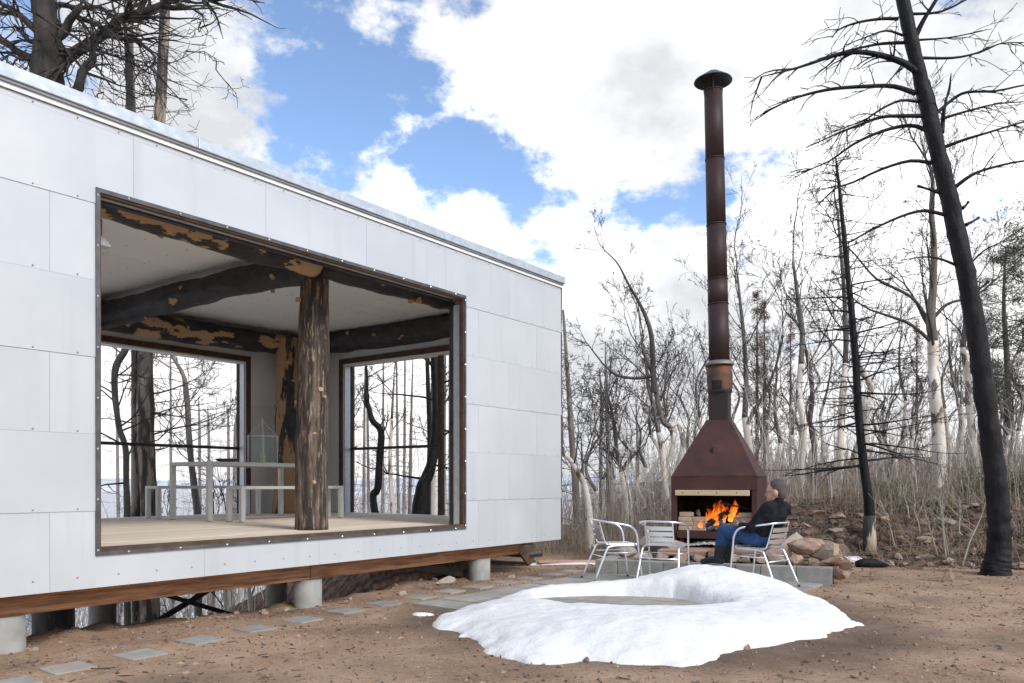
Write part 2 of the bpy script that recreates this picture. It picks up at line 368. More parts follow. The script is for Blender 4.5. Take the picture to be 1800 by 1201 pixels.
def far_hills():
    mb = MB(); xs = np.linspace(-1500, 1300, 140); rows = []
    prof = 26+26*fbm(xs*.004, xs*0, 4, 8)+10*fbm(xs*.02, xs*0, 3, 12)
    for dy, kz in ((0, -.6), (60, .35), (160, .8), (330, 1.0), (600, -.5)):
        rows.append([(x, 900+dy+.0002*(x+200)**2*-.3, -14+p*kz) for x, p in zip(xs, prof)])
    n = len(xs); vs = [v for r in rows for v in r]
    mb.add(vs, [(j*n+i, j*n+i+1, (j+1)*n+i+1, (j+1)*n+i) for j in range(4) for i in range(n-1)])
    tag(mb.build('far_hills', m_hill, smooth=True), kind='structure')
far_hills()

# ------------------------------------------------------------------ the cabin (local x along the front, y inwards, z up)
cabin = empty('cabin', P0, CROT)
tag(cabin, 'metal clad cabin on concrete piers with a large open front and log posts', 'cabin')
ZB, ZT, ZF = .435, 3.965, .72                # cladding bottom / top, floor
TL, TR = .85, 9.32                          # ends of the building
OL, OR_, OB, OT = 2.93, 7.24, .675, 3.43    # front opening, outside of its steel frame
BK = 5.2; TH = .21
# front cladding, six courses of staggered sheets and a narrow top course
rows = [ZB + .575*i for i in range(7)]
def rect_minus(a0, a1, z0, z1):
    """sheet rectangle cut round the opening"""
    x0, x1, y0, y1 = OL, OR_, OB, OT
    if a1 <= x0 or a0 >= x1 or z1 <= y0 or z0 >= y1: return [[(a0, z0), (a1, z0), (a1, z1), (a0, z1)]]
    out = []
    if a0 < x0: out.append([(a0, z0), (x0, z0), (x0, z1), (a0, z1)])
    if a1 > x1: out.append([(x1, z0), (a1, z0), (a1, z1), (x1, z1)])
    b0, b1 = max(a0, x0), min(a1, x1)
    if z0 < y0: out.append([(b0, z0), (b1, z0), (b1, y0), (b0, y0)])
    if z1 > y1: out.append([(b0, y1), (b1, y1), (b1, z1), (b0, z1)])
    return out
def sheet(poly, s_front, th, name='cladding_panel', m=None, axis='front'):
    zs = [p[1] for p in poly]; z_lo, z_hi = min(zs), max(zs)
    vs = []
    lap = .0025
    for (a, z) in poly: vs.append((a, s_front - (lap if z == z_lo else 0), z))
    for (a, z) in poly: vs.append((a, s_front+th, z))
    n = len(poly)
    fs = [tuple(range(n)), tuple(range(2*n-1, n-1, -1))]+[(i, i+n, (i+1) % n+n, (i+1) % n) for i in range(n)]
    return MB().add(vs, fs).build(name, m or m_panel, cabin)
gap = .001
screw = MB(); screw_d = MB()
def screw_at(mb, t, s, z, r=.009):
    a = [i*math.pi/3 for i in range(6)]
    vs = [(t+r*math.cos(q), s, z+r*math.sin(q)) for q in a]+[(t, s-.006, z)]
    mb.add(vs, [(i, (i+1) % 6, 6) for i in range(6)])
for ri in range(7):
    z0 = rows[ri]; z1 = rows[ri+1] if ri < 6 else ZT
    off = 7.49 if ri in (0, 2, 4) else 8.10
    cuts = sorted([TL, TR]+[off+1.22*k for k in range(-8, 3) if TL+.05 < off+1.22*k < TR-.05])
    for a, b in zip(cuts[:-1], cuts[1:]):
        parts = rect_minus(a+gap, b-gap, z0+gap*.6, z1-gap*.6)
        # an L of two pieces beside a corner stays one sheet only where it is one rectangle
        for p in parts: sheet(p, -.003*(ri % 2) - .001, .012)
    k = TL+.12
    while k < TR:
        if ri > 0 and not (OL-.05 < k < OR_+.05 and OB-.05 < z0 < OT+.05): screw_at(screw_d, k, -.010, z0+.018, .0062)
        if ri == 0: screw_at(screw_d, k, -.010, z0+.09, .0062)
        k += .305
for a in np.arange(TL+.1, TR, .61): screw_at(screw_d, a, -.010, ZT-.02, .0062)
# wall cores
def wall_core(name, m, boxes):
    mb = MB()
    for a, b in boxes: mb.box(a, b)
    return mb.build(name, m, cabin)
s0, s1 = .012, TH
wall_core('front_wall', m_core, [((TL, s0, ZB+.01), (OL, s1, ZT)), ((OR_, s0, ZB+.01), (TR-.013, s1, ZT)),
                                 ((OL, s0, ZB+.01), (OR_, s1, OB)), ((OL, s0, OT), (OR_, s1, ZT))])
BL, BR, BT = 3.3, 7.87, 3.2
wall_core('back_wall', m_inner, [((TL, BK, ZB+.01), (BL, BK+TH, ZT)), ((BR, BK, ZB+.01), (TR-.013, BK+TH, ZT)),
                                 ((BL, BK, ZB+.01), (BR, BK+TH, ZF)), ((BL, BK, BT), (BR, BK+TH, ZT))])
EL, ER, ET = .95, 4.25, 3.22
E0 = 9.12
wall_core('end_wall', m_inner, [((E0, s1, ZB+.01), (TR-.012, EL, ZT)), ((E0, ER, ZB+.01), (TR-.012, BK, ZT)),
                                ((E0, EL, ZB+.01), (TR-.012, ER, ZF)), ((E0, EL, ET), (TR-.012, ER, ZT))])
wall_core('side_wall', m_inner, [((TL, s1, ZB+.01), (TL+.2, BK, ZT))])
MB().box((TR-.012, -.006, ZB), (TR+.012, .05, ZT)).build('corner_trim', m_rust, cabin)
wall_core('end_cladding', m_panel, [((TR-.0115, .05, ZB), (TR, EL, ZT)), ((TR-.0115, ER, ZB), (TR, BK+TH, ZT)),
                                    ((TR-.0115, EL, ZB), (TR, ER, ZF-.01)), ((TR-.0115, EL, ET+.01), (TR, ER, ZT))])
# inner wall sheets in view (back wall right of the window, end wall left of its window)
for (a, b) in ((BR+.09, 8.5), (8.5, E0)):
    for z0, z1 in ((ZF, 1.3), (1.3, 1.9), (1.9, 2.5), (2.5, 3.1), (3.1, 3.7)):
        MB().box((a+.003, BK-.01, z0+.003), (b-.003, BK-.001, z1-.003)).build('wall_panel', m_inner, cabin)
for z0, z1 in ((ZF, 1.3), (1.3, 1.9), (1.9, 2.5), (2.5, 3.1), (3.1, 3.7)):
    MB().box((E0-.01, ER+.09, z0+.003), (E0-.001, BK-.012, z1-.003)).build('wall_panel', m_inner, cabin)
# roof, fascia cap and flashing
MB().box((TL, .0, ZT+.002), (TR, BK+TH, ZT+.07)).build('roof_deck', m_core, cabin)
cuts = [TL-.03, 1.9, 3.75, 6.2, TR+.03]
for a, b in zip(cuts[:-1], cuts[1:]):
    mb = MB(); mb.box((a+.002, -.05, ZT+.022), (b-.002, .12, ZT+.118)); mb.box((a+.002, .12, ZT+.072), (b-.002, BK+TH+.05, ZT+.10))
    mb.build('fascia_cap', m_galv, cabin, bevel=.006)
MB().box((TL, -.035, ZT+.001), (TR+.01, -.002, ZT+.021)).build('cap_shadow_strip', mat('cap_shadow_grey', (.22,.225,.225), (.30,.305,.305), scale=8, rough=.5, metal=.5), cabin)  # dark grey strip paints the shadow line in the gap below the fascia cap
MB().box((TL, -.020, ZT-.035), (TR+.005, -.0125, ZT)).build('white_flashing', m_white, cabin)
# steel frame round the front opening
fw = .058
for nm, a, b in (('frame_top', (OL, -.018, OT-fw*.55), (OR_, -.006, OT)), ('frame_bottom', (OL, -.018, OB), (OR_, -.006, OB+fw*.5)),
                 ('frame_side', (OL, -.018, OB+fw*.5), (OL+fw*.5, -.006, OT-fw*.55)), ('frame_side', (OR_-fw*.5, -.018, OB+fw*.5), (OR_, -.006, OT-fw*.55))):
    MB().box(a, b).build(nm, m_steel_grey, cabin)
for nm, a, b in (('frame_return', (OL+.001, -.005, OT-fw*.8), (OR_-.001, .05, OT-.006)), ('frame_return', (OL+.001, -.005, OB+.004), (OR_-.001, .09, OB+fw)),
                 ('frame_return', (OL+.002, -.005, OB+fw), (OL+fw*.72, .05, OT-fw*.8)), ('frame_return', (OR_-fw*.72, -.005, OB+fw), (OR_-.002, .045, OT-fw*.8))):
    MB().box(a, b).build(nm, m_rust, cabin)
MB().box((OR_-.034, .046, ZF+.005), (OR_-.004, .062, OT-.06)).build('jamb_channel', m_steel_dark, cabin)
MB().box((OR_-.030, .0625, ZF+.006), (OR_-.002, .158, OT-.10)).build('jamb_track', m_galv, cabin)
MB().box((OR_-.040, .1585, ZF+.005), (OR_-.004, TH+.004, OT-.06)).build('jamb_channel', m_steel_dark, cabin)
MB().box((OL+.003, .052, OT-.040), (OR_-.045, .072, OT-.006)).build('head_channel', m_steel_dark, cabin)
MB().box((OL+.003, .0725, OT-.030), (OR_-.045, .150, OT-.004)).build('head_track', m_galv, cabin)
MB().box((OL+.003, .1505, OT-.045), (OR_-.045, TH+.003, OT-.006)).build('head_channel', m_steel_dark, cabin)
MB().box((OL+.003, .052, ZF), (OL+.03, TH, OT-.05)).build('jamb_track', m_galv, cabin)
for a in np.arange(OL+.25, OR_-.1, .43):
    screw_at(screw, a, -.0185, OT-.017, .010); screw_at(screw, a, -.0185, OB+.015, .010)
for z in np.arange(OB+.02, OT, .38):
    screw_at(screw, OL+.015, -.0185, z+.02, .010); screw_at(screw, OR_-.015, -.0185, z+.02, .010)
tag(screw.build('frame_screws', m_screw, cabin), kind='stuff')
tag(screw_d.build('cladding_screws', m_screw_dark, cabin), kind='stuff')
# deck boards
bw = .139
y = .094; bi = 0
while y < BK-.01:
    y2 = min(y+bw, BK-.002); j = TL+.2+R.uniform(1.5, 6.5)
    for a, b in ((TL+.205, j-.002), (j+.002, E0-.003)):
        MB().box((a, y+.003, ZF-.03), (b, y2-.003, ZF+R.uniform(-.0015, .0015))).build('deck_board', m_deck, cabin)
    y = y2; bi += 1
    if y2 >= BK-.003: break
MB().box((TL+.21, .22, ZB+.012), (E0-.01, BK-.01, ZF-.034)).build('floor_joist_deck', m_core, cabin)
# ceiling sheets
ZC = 3.735
MB().box((TL+.21, TH+.001, ZC+.013), (E0-.001, BK-.001, ZC+.10)).build('ceiling_backing', m_core, cabin)
cs = MB(); ty = [TH+.003, 1.45, 2.70, 3.95, BK-.002]; tx = [TL+.21, 2.9, 5.34, 7.78, E0-.003]
for a, b in zip(tx[:-1], tx[1:]):
    for c, d in zip(ty[:-1], ty[1:]):
        MB().box((a+.002, c+.002, ZC), (b-.002, d-.002, ZC+.012)).build('ceiling_panel', m_ceiling, cabin)
        for u in np.linspace(a+.06, b-.06, 6):
            for v in np.linspace(c+.05, d-.05, 4):
                vs = [(u+.011*math.cos(q), v+.011*math.sin(q), ZC-.001) for q in np.arange(6)*math.pi/3]+[(u, v, ZC-.006)]
                cs.add(vs, [((i+1) % 6, i, 6) for i in range(6)])
tag(cs.build('ceiling_screws', m_screw_dark, cabin), kind='stuff')
MB().box((OL+.01, TH+.001, OT+.0), (OR_-.01, TH+.05, ZC-.001)).build('header_panel', m_inner, cabin)
# logs: mesh along local z, then turned into place
def lumpy_log(name, p0, p1, r0, r1, m, seed=0, lump=.035, k=28, n=60, parent=None):
    p0, p1 = Vector(p0), Vector(p1); Ln = (p1-p0).length
    zz = np.linspace(0, Ln, n); aa = np.arange(k)*2*math.pi/k
    Zg, Ag = np.meshgrid(zz, aa, indexing='ij')
    rr = r0+(r1-r0)*Zg/Ln
    nz = fbm(Zg*3.2+seed*7, np.cos(Ag)*1.3+5+seed, 4, seed)+fbm(Zg*3.2-seed*3, np.sin(Ag)*1.3+9, 4, seed+50)
    rr = rr*(1+nz*lump*6)
    bend = .03*np.sin(Zg*1.3+seed)
    V = np.stack([rr*np.cos(Ag)+bend, rr*np.sin(Ag)+bend*.4, Zg], -1).reshape(-1, 3)
    fs = [(i*k+j, i*k+(j+1) % k, (i+1)*k+(j+1) % k, (i+1)*k+j) for i in range(n-1) for j in range(k)]
    fs += [tuple(range(k))[::-1], tuple(range((n-1)*k, n*k))]
    o = MB().add(V, fs).build(name, m, parent or cabin, smooth=True)
    o.location = p0; o.rotation_euler = (p1-p0).to_track_quat('Z', 'Y').to_euler()
    rg = random.Random(seed+100)
    for q in range(rg.randint(5, 9)):          # cut knots
        z = rg.uniform(.1, .95)*Ln; a = rg.uniform(0, 6.28); rad = (r0+(r1-r0)*z/Ln)*1.02; kr = rg.uniform(.018, .035)
        c = Vector((rad*math.cos(a), rad*math.sin(a), z)); nrm = Vector((math.cos(a), math.sin(a), 0)); tn = Vector((-math.sin(a), math.cos(a), 0))
        vs = [tuple(c-nrm*.03+tn*kr*math.cos(b)*1.2+Vector((0, 0, kr*math.sin(b)))) for b in np.arange(8)*math.pi/4]
        vs += [tuple(c+nrm*rg.uniform(.008, .03)+tn*kr*math.cos(b)+Vector((0, 0, kr*math.sin(b)*.9))) for b in np.arange(8)*math.pi/4]
        MB().add(vs, [tuple(range(8, 16))]+[(i, (i+1) % 8, (i+1) % 8+8, i+8) for i in range(8)]).build('knot', m_knot, o, smooth=False)
    return o
BZ = 3.53
lumpy_log('log_post', (5.62, .78, ZF), (5.62, .78, 3.72), .182, .15, m_log_bark, 1, lump=.02)
lumpy_log('log_post', (8.35, 4.78, ZF), (8.35, 4.78, 3.62), .20, .175, m_log_rear, 2)
lumpy_log('log_post', (5.14, 4.86, ZF), (5.14, 4.86, 3.5), .17, .155, m_log_black, 3)
lumpy_log('log_beam', (5.5, .60, 3.56), (1.1, .50, 3.56), .165, .18, m_log_edge, 4, lump=.05)
lumpy_log('log_beam', (5.56, .60, 3.56), (9.1, .55, 3.55), .165, .15, m_log_black, 5, lump=.05)
lumpy_log('log_beam', (5.60, .70, BZ), (5.30, 5.18, 3.49), .155, .17, m_log_black, 6, lump=.045)
lumpy_log('log_beam', (9.0, 4.95, 3.50), (4.0, 4.95, 3.50), .17, .19, m_log_patchy, 7, lump=.04)
lumpy_log('log_beam', (8.92, .3, 3.56), (8.92, 5.18, 3.55), .165, .175, m_log_black, 8, lump=.04)
MB().box((5.68, .52, 3.45), (5.85, .76, 3.66)).build('notch_block', m_knot, cabin, bevel=.02)
# back and end window frames, reveals and rails
def window(axis):
    w = MB(); d = .055
    if axis == 'back':
        P = lambda a, q, z: (a, BK-.012+q, z); lo, hi, top = BL, BR, BT
    else:
        P = lambda a, q, z: (E0-.012+q, a, z); lo, hi, top = EL, ER, ET
    def bx(a0, a1, q0, q1, z0, z1, nm, m, par):
        p, q = P(a0, q0, z0), P(a1, q1, z1)
        A = tuple(min(i, j) for i, j in zip(p, q)); B = tuple(max(i, j) for i, j in zip(p, q))
        return MB().box(A, B).build(nm, m, par)
    root = bx(lo-.08, hi+.08, -.02, -.001, top, top+.085, 'window_frame', m_rust, cabin)
    bx(lo-.08, lo, -.02, -.001, ZF+.001, top, 'frame_side', m_rust, root); bx(hi, hi+.08, -.02, -.001, ZF+.001, top, 'frame_side', m_rust, root)
    bx(hi-.02, hi-.001, .03, .15, ZF+.001, top-.03, 'jamb_track', m_galv, root); bx(lo+.001, lo+.02, .03, .15, ZF+.001, top-.03, 'jamb_track', m_galv, root)
    bx(hi-.03, hi-.001, .155, .22, ZF+.001, top-.002, 'jamb_channel', m_steel_dark, root); bx(lo+.001, lo+.03, .155, .22, ZF+.001, top-.002, 'jamb_channel', m_steel_dark, root)
    bx(lo+.001, hi-.001, .012, .22, top-.024, top-.001, 'head_reveal', m_ceiling, root)
    if axis == 'back': bx(lo+.031, hi-.031, .16, .20, 1.765, 1.81, 'guard_rail', m_steel_dark, root)
    else:
        bx(2.24, hi-.031, .16, .20, 1.775, 1.82, 'guard_rail', m_steel_dark, root)
        bx(2.16, 2.235, .14, .21, ZF+.001, top-.025, 'window_post', m_rust, root)
window('back'); window('end')
# under the floor: rim beam, piers, bracing
rb = MB().box((-.4, .25, .262), (5.15, .34, .520)).build('rim_beam', m_rim, cabin, bevel=.004)
MB().box((5.153, .245, .262), (7.6, .336, .520)).build('rim_beam', m_rim, cabin, bevel=.004)
MB().box((7.603, .25, .262), (8.66, .34, .520)).build('rim_beam', m_rim, cabin, bevel=.004)
MB().box((TL, 4.4, .262), (8.66, 4.5, .44)).build('rim_beam', m_rim, cabin, bevel=.004)
for a in (.6, 2.44, 5.18, 7.91):
    for (s_, r_, zb) in ((.325, .138, -.35), (4.45, .165, -3.5)):
        if a < 1: continue
        MB().tube([(a, s_, zb), (a, s_, -.1), (a, s_, .10), (a, s_, .2615)], r_, 28).build('pier', m_conc, cabin, smooth=False)
for p in cabin.children:
    if p.name.startswith('pier'):
        for q in p.data.polygons: q.use_smooth = len(q.vertices) == 4
mb = MB(); mb.bar((3.9, 2.2, .33), (6.3, 2.2, -.62), .05, .05); mb.build('cross_brace', m_steel_dark, cabin)
mb = MB(); mb.bar((6.2, 2.27, .36), (4.0, 2.27, -.60), .05, .05); mb.build('cross_brace', m_steel_dark, cabin)
mb = MB(); mb.bar((6.35, .9, .34), (7.85, .52, .06), .05, .09); mb.build('steel_strut', m_steel_dark, cabin)
mb = MB(); mb.bar((7.7, 1.3, .19), (9.5, 1.25, .17), .05, .07); mb.build('steel_strut', m_steel_dark, cabin)
# hand lettering on the rim beam
def text(body, size, loc, rot, m, parent, name):
    c = bpy.data.curves.new(name, 'FONT'); c.body = body; c.size = size; c.extrude = .0004; c.shear = .2; c.offset = .003
    o = bpy.data.objects.new(name, c); COL.objects.link(o); c.materials.append(m)
    bpy.context.view_layer.update(); me = bpy.data.meshes.new_from_object(o); bpy.data.objects.remove(o)
    return link(name, me, m, parent, loc, rot)
text('15', .052, (2.235, .2488, .425), (math.radians(90), 0, 0), m_black, cabin, 'beam_lettering')
text('2V8', .058, (2.41, .2488, .432), (math.radians(90), 0, 0), m_black, cabin, 'beam_lettering')
# a small flood light under the front log
fl = empty('flood_light', cab(3.10, .36, 3.12), CROT)
tag(fl, 'small grey flood light hung at the top left of the cabin opening', 'lamp')
MB().box((-.05, -.03, .06), (.05, .05, .2)).build('housing', m_steel_grey, fl, bevel=.008)
MB().add([(-.06, -.035, .06), (.06, -.035, .06), (.09, -.09, -.03), (-.03, -.09, -.03), (-.06, .04, .06), (.06, .04, .06), (.09, .0, -.03), (-.03, .0, -.03)],
         [(0,1,2,3),(7,6,5,4),(0,4,5,1),(1,5,6,2),(2,6,7,3),(3,7,4,0)]).build('shade', m_galv, fl)
MB().bar((0, .01, .2), (0, .01, .33), .03, .03).build('bracket', m_steel_grey, fl)
# entry steps at the far end
st = empty('entry_steps', cab(9.45, .95, 0), CROT)
tag(st, 'dark steel entry steps below the far end of the cabin', 'steps')
MB().box((.02, -.15, .30), (.32, .9, .345)).build('tread', m_steel_dark, st); MB().box((.25, -.15, .10), (.58, .9, .15)).build('tread', m_steel_dark, st)
for s_ in (-.13, .85):
    MB().bar((-.12, s_, .40), (.36, s_, -.03), .04, .16).build('stringer', m_rust, st)

# ------------------------------------------------------------------ furniture inside the cabin
def portal_table(name, label, cat, t0, t1, s0, s1, h, leg, top, group=None):
    o = empty(name, cab(t0, s0, ZF+.003), CROT); tag(o, label, cat, group)
    a, b = t1-t0, s1-s0
    MB().box((leg+.001, 0, h-top), (a-leg-.001, b, h)).build('tabletop' if h > .6 else 'seat', m_table, o, bevel=.004)
    for x in (0, a-leg):
        for y_ in (0, b-leg): MB().box((x, y_, .004), (x+leg, y_+leg, h-top-.001)).build('leg', m_table, o, bevel=.003)
        MB().box((x, 0, h-top), (x+leg, b, h-.0005)).build('end_rail', m_table, o, bevel=.003)
        for y_ in (0, b-leg): MB().box((x+.006, y_+.006, 0), (x+leg-.006, y_+leg-.006, .0035)).build('foot', m_black, o)
    return o
portal_table('dining_table', 'long grey metal table standing on the cabin deck', 'table', 5.92, 7.75, 3.2, 4.12, .775, .062, .05)
portal_table('bench', 'grey metal bench on the open front side of the dining table', 'bench', 6.02, 7.70, 2.64, 2.97, .455, .058, .04, 'benches at the dining table')
portal_table('bench', 'grey metal bench between the dining table and the rear opening', 'bench', 5.92, 7.60, 4.42, 4.75, .455, .058, .04, 'benches at the dining table')
m_glass = mat('lantern_glass', (.9,.95,.93), rough=.05); MATS['lantern_glass'].node_tree.nodes['Principled BSDF'].inputs['Transmission Weight'].default_value = .95
MATS['lantern_glass'].node_tree.nodes['Principled BSDF'].inputs['IOR'].default_value = 1.05
m_lanf = mat('lantern_frame', (.55,.60,.58), rough=.5, metal=.3); m_wax = mat('candle_wax', (.80,.72,.38), rough=.5)
ln = empty('lantern', cab(7.05, 3.62, ZF+.003+.775+.0005), CROT+.2); tag(ln, 'square glass candle lantern on the dining table', 'lantern')
hw, hh = .14, .40
for x in (-hw, hw):
    for y_ in (-hw, hw): MB().box((x-.008, y_-.008, 0), (x+.008, y_+.008, hh)).build('corner_post', m_lanf, ln)
for z in (0.001, hh-.016):
    mb = MB()
    for sg in (-hw, hw): mb.box((-hw+.008, sg-.007, z), (hw-.008, sg+.007, z+.014)); mb.box((sg-.007, -hw+.008, z), (sg+.007, hw-.008, z+.014))
    mb.build('frame_ring', m_lanf, ln)
for (a, b) in (((-hw+.008, -hw-.002, .016), (hw-.008, -hw+.002, hh-.017)), ((-hw+.008, hw-.002, .016), (hw-.008, hw+.002, hh-.017)),
               ((-hw-.002, -hw+.008, .016), (-hw+.002, hw-.008, hh-.017)), ((hw-.002, -hw+.008, .016), (hw+.002, hw-.008, hh-.017))):
    MB().box(a, b).build('pane', m_glass, ln)
MB().box((-hw+.008, -hw+.008, .002), (hw-.008, hw-.008, .010)).build('base', m_lanf, ln)
for x in (-hw, hw):
    for y_ in (-hw, hw): MB().tube([(x, y_, hh), (0, 0, hh+.2)], .005, 5).build('roof_rod', m_lanf, ln)
MB().tube([(0, 0, hh+.19), (0, 0, hh+.24)], .012, 8).build('finial', m_lanf, ln)
for cx_, cy_, hc in ((-.03, -.03, .15), (.05, .04, .11)):
    MB().tube([(cx_, cy_, .011), (cx_, cy_, hc)], .04, 14).build('candle', m_wax, ln)
bo = empty('bowl', cab(6.55, 3.75, ZF+.003+.776), 0); tag(bo, 'shallow dark wooden bowl on the dining table', 'bowl')
prof = [(.001, .0), (.07, 0), (.13, .028), (.155, .055), (.145, .057), (.12, .034), (.06, .012), (.001, .010)]
k = 24; vs = [(r*math.cos(a), r*math.sin(a), z) for r, z in prof for a in np.arange(k)*2*math.pi/k]
MB().add(vs, [(i*k+j, i*k+(j+1) % k, (i+1)*k+(j+1) % k, (i+1)*k+j) for i in range(len(prof)-1) for j in range(k)]).build('bowl_body', mat('dark_wood', (.09,.065,.05), (.16,.12,.09), scale=9), bo, smooth=True)

# ------------------------------------------------------------------ patio, stepping stones
patio = empty('patio', (-.99, 7.9, 0), CROT); tag(patio, kind='structure')
q = .405
for i in range(13):
    for j in range(8):
        x0, y0 = i*q, -(j+1)*q
        p = patio.location + Vector((DX*(x0+q/2)-NX*(-(y0+q/2)), DY*(x0+q/2)-NY*(-(y0+q/2)), 0))
        if (-y0 > 2.85 and x0 > 2.2) or (x0 > 3.7 and -y0 > 2.0) or p.y > 11.2 or p.y > 10.65-.4*(p.x-1.1): continue
        zt = .022+R.uniform(-.004, .004); e = R.uniform(.003, .006)
        mb = MB(); mb.add([(x0+e, y0+e, -.03), (x0+q-e, y0+e, -.03), (x0+q-e, y0+q-e, -.03), (x0+e, y0+q-e, -.03)] +
                          [(x0+e, y0+e, zt+R.uniform(-.003, .003)), (x0+q-e, y0+e, zt+R.uniform(-.003, .003)), (x0+q-e, y0+q-e, zt+R.uniform(-.003, .003)), (x0+e, y0+q-e, zt+R.uniform(-.003, .003))],
                          [(3,2,1,0),(4,5,6,7),(0,1,5,4),(1,2,6,5),(2,3,7,6),(3,0,4,7)])
        mb.build('slab', m_slab, patio)
steps_px = [(18, 1204), (120, 1176), (247, 1151), (351, 1128), (448, 1107), (532, 1090), (607, 1075), (675, 1062), (738, 1051), (790, 1041), (840, 1033), (885, 1025), (930, 1018), (972, 1011), (1005, 1005)]
for n_, (px, py) in enumerate(steps_px):
    c = G(px, py); a = CROT+R.uniform(-.08, .08); h = .132
    o = MB().add([(-h, -h, -.04), (h, -h, -.04), (h, h, -.04), (-h, h, -.04), (-h, -h, .022), (h, -h, .022), (h, h, .022), (-h, h, .022)],
                 [(3,2,1,0),(4,5,6,7),(0,1,5,4),(1,2,6,5),(2,3,7,6),(3,0,4,7)]).build('stepping_stone', m_slab, bevel=.005)
    o.location = (c.x, c.y, tz(c.x, c.y)-.010); o.rotation_euler = (R.uniform(-.015, .015), R.uniform(-.015, .015), a)
    tag(o, 'square grey concrete stepping stone in the row along the cabin', 'stepping stone', 'stepping stones along the cabin')

# ------------------------------------------------------------------ snow
def poly_sd(P, X, Y):
    """signed distance, positive inside"""
    P = np.array(P); d = np.full(X.shape, 1e9); ins = np.zeros(X.shape, bool)
    for (x0, y0), (x1, y1) in zip(P, np.roll(P, -1, 0)):
        ex, ey = x1-x0, y1-y0; tt = np.clip(((X-x0)*ex+(Y-y0)*ey)/(ex*ex+ey*ey+1e-12), 0, 1)
        d = np.minimum(d, np.hypot(X-x0-tt*ex, Y-y0-tt*ey))
        c = ((y0 > Y) != (y1 > Y)) & (X < (x1-x0)*(Y-y0)/(y1-y0+1e-12)+x0); ins ^= c
    return np.where(ins, d, -d)
def g2(px, py): v = G(px, py); return (v.x, v.y)
def build_snow():
    outer = [g2(*p) for p in ((757,1096),(778,1103),(800,1106),(830,1124),(862,1148),(905,1160),(960,1167),(1040,1166),(1100,1170),(1200,1173),(1262,1160),(1300,1146),(1345,1138),(1400,1128),(1452,1119),(1478,1106),(1508,1097),(1482,1080),(1445,1062),(1402,1047))]
    outer += [(3.02, 8.75), (2.72, 9.12), (2.3, 9.38), (1.85, 9.42), (1.5, 9.22), (1.1, 9.05), (.72, 8.98), (.42, 8.92), (.16, 8.72), (-.02, 8.35), (-.25, 7.95), (-.52, 7.55), (-.66, 7.15)]
    hole = [g2(*p) for p in ((948,1056),(1000,1052),(1100,1051),(1185,1056),(1240,1066),(1276,1073))]+[(1.95, 7.35), (1.5, 7.12), (1.0, 7.15), (.55, 7.4), (.3, 7.8)]
    st_ = .022; gx = np.arange(-1.0, 3.4, st_); gy = np.arange(5.0, 9.75, st_); X, Y = np.meshgrid(gx, gy)
    wx = .22*fbm(X*2.3, Y*2.3, 4, 41)+.12*fbm(X*8, Y*8, 3, 43); wy = .20*fbm(X*2.3+9, Y*2.3, 4, 42)+.12*fbm(X*8+4, Y*8, 3, 44)
    so = poly_sd(outer, X+wx, Y+wy); sh = -poly_sd(hole, X+wx*.3, Y+wy*.3)
    rear = np.exp(-(np.where(X < 2.25, (X-2.25)/.62, (X-2.25)/1.0))**2-((Y-8.75)/.75)**2)
    H = .10+.05*np.exp(-((X-1.0)/1.3)**2-((Y-6.2)/.55)**2)+.14*rear+.02*sst(X, .0, 1.0)+.05*sst(Y, 8.0, 8.5)
    H = H*(1+.5*fbm(X*1.2, Y*1.2, 3, 51))
    po = 1-np.exp(-np.maximum(so, 0)/.30); ph = 1-np.exp(-np.maximum(sh, 0)/.05)
    z = H*po*ph + (.045*fbm(X*5, Y*5, 5, 53)+.012*fbm(X*17, Y*17, 3, 57))*np.minimum(po, ph)+.02*po*ph
    sd = np.minimum(so, sh)
    z = np.where(sd > 0, z+.01, np.maximum(.01+sd*1.2, -.04))
    keep = (sd > -.05); nx, ny = len(gx), len(gy)
    idx = -np.ones(X.shape, int); idx[keep] = np.arange(keep.sum())
    V = np.stack([X, Y, z+.004], -1)[keep]
    f = []
    a = idx[:-1, :-1]; b = idx[:-1, 1:]; c = idx[1:, 1:]; d = idx[1:, :-1]
    ok = (a >= 0) & (b >= 0) & (c >= 0) & (d >= 0)
    f = np.stack([a[ok], b[ok], c[ok], d[ok]], -1).tolist()
    me = bpy.data.meshes.new('snow'); me.from_pydata(V.tolist(), [], f); me.polygons.foreach_set('use_smooth', [True]*len(me.polygons))
    tag(link('snow', me, m_snow), 'melting ring of white snow heaped on the patio', 'snow', kind='stuff')
    def patch(name, cx_, cy_, rx, ry, h, label, seed):
        n = 34; vs = []; fs = []
        for i in range(8):
            for j in range(n):
                a = j*2*math.pi/n; rr = (1+.5*float(fbm(math.cos(a)*1.6+seed, math.sin(a)*1.6, 3, seed)))*(i/7)
                x = cx_+rx*rr*math.cos(a); y = cy_+ry*rr*math.sin(a)
                vs.append((x, y, tz(x, y)+h*(1-(i/7)**2)-(.03 if i == 7 else 0)+.004))
        for i in range(7):
            for j in range(n): fs.append((i*n+j, (i+1)*n+j, (i+1)*n+(j+1) % n, i*n+(j+1) % n))
        tag(MB().add(vs, fs).build(name, m_snow, smooth=True), label, 'snow', kind='stuff')
    p = G(743, 1081); patch('snow', p.x, p.y, .11, .05, .025, 'thin scrap of snow left of the big snow ring', 61)
    p = G(1480, 988); patch('snow', p.x, p.y+.1, .42, .25, .05, 'small snow patch between the hearth and the burnt stump', 62)
    p = G(1170, 1020); patch('snow', p.x, p.y-.1, .35, .18, .04, 'thin crusty snow under the bistro chairs', 63)
    p = G(985, 992); patch('snow', p.x, p.y, .8, .12, .03, 'strip of old snow on the ground past the cabin steps', 64)
build_snow()

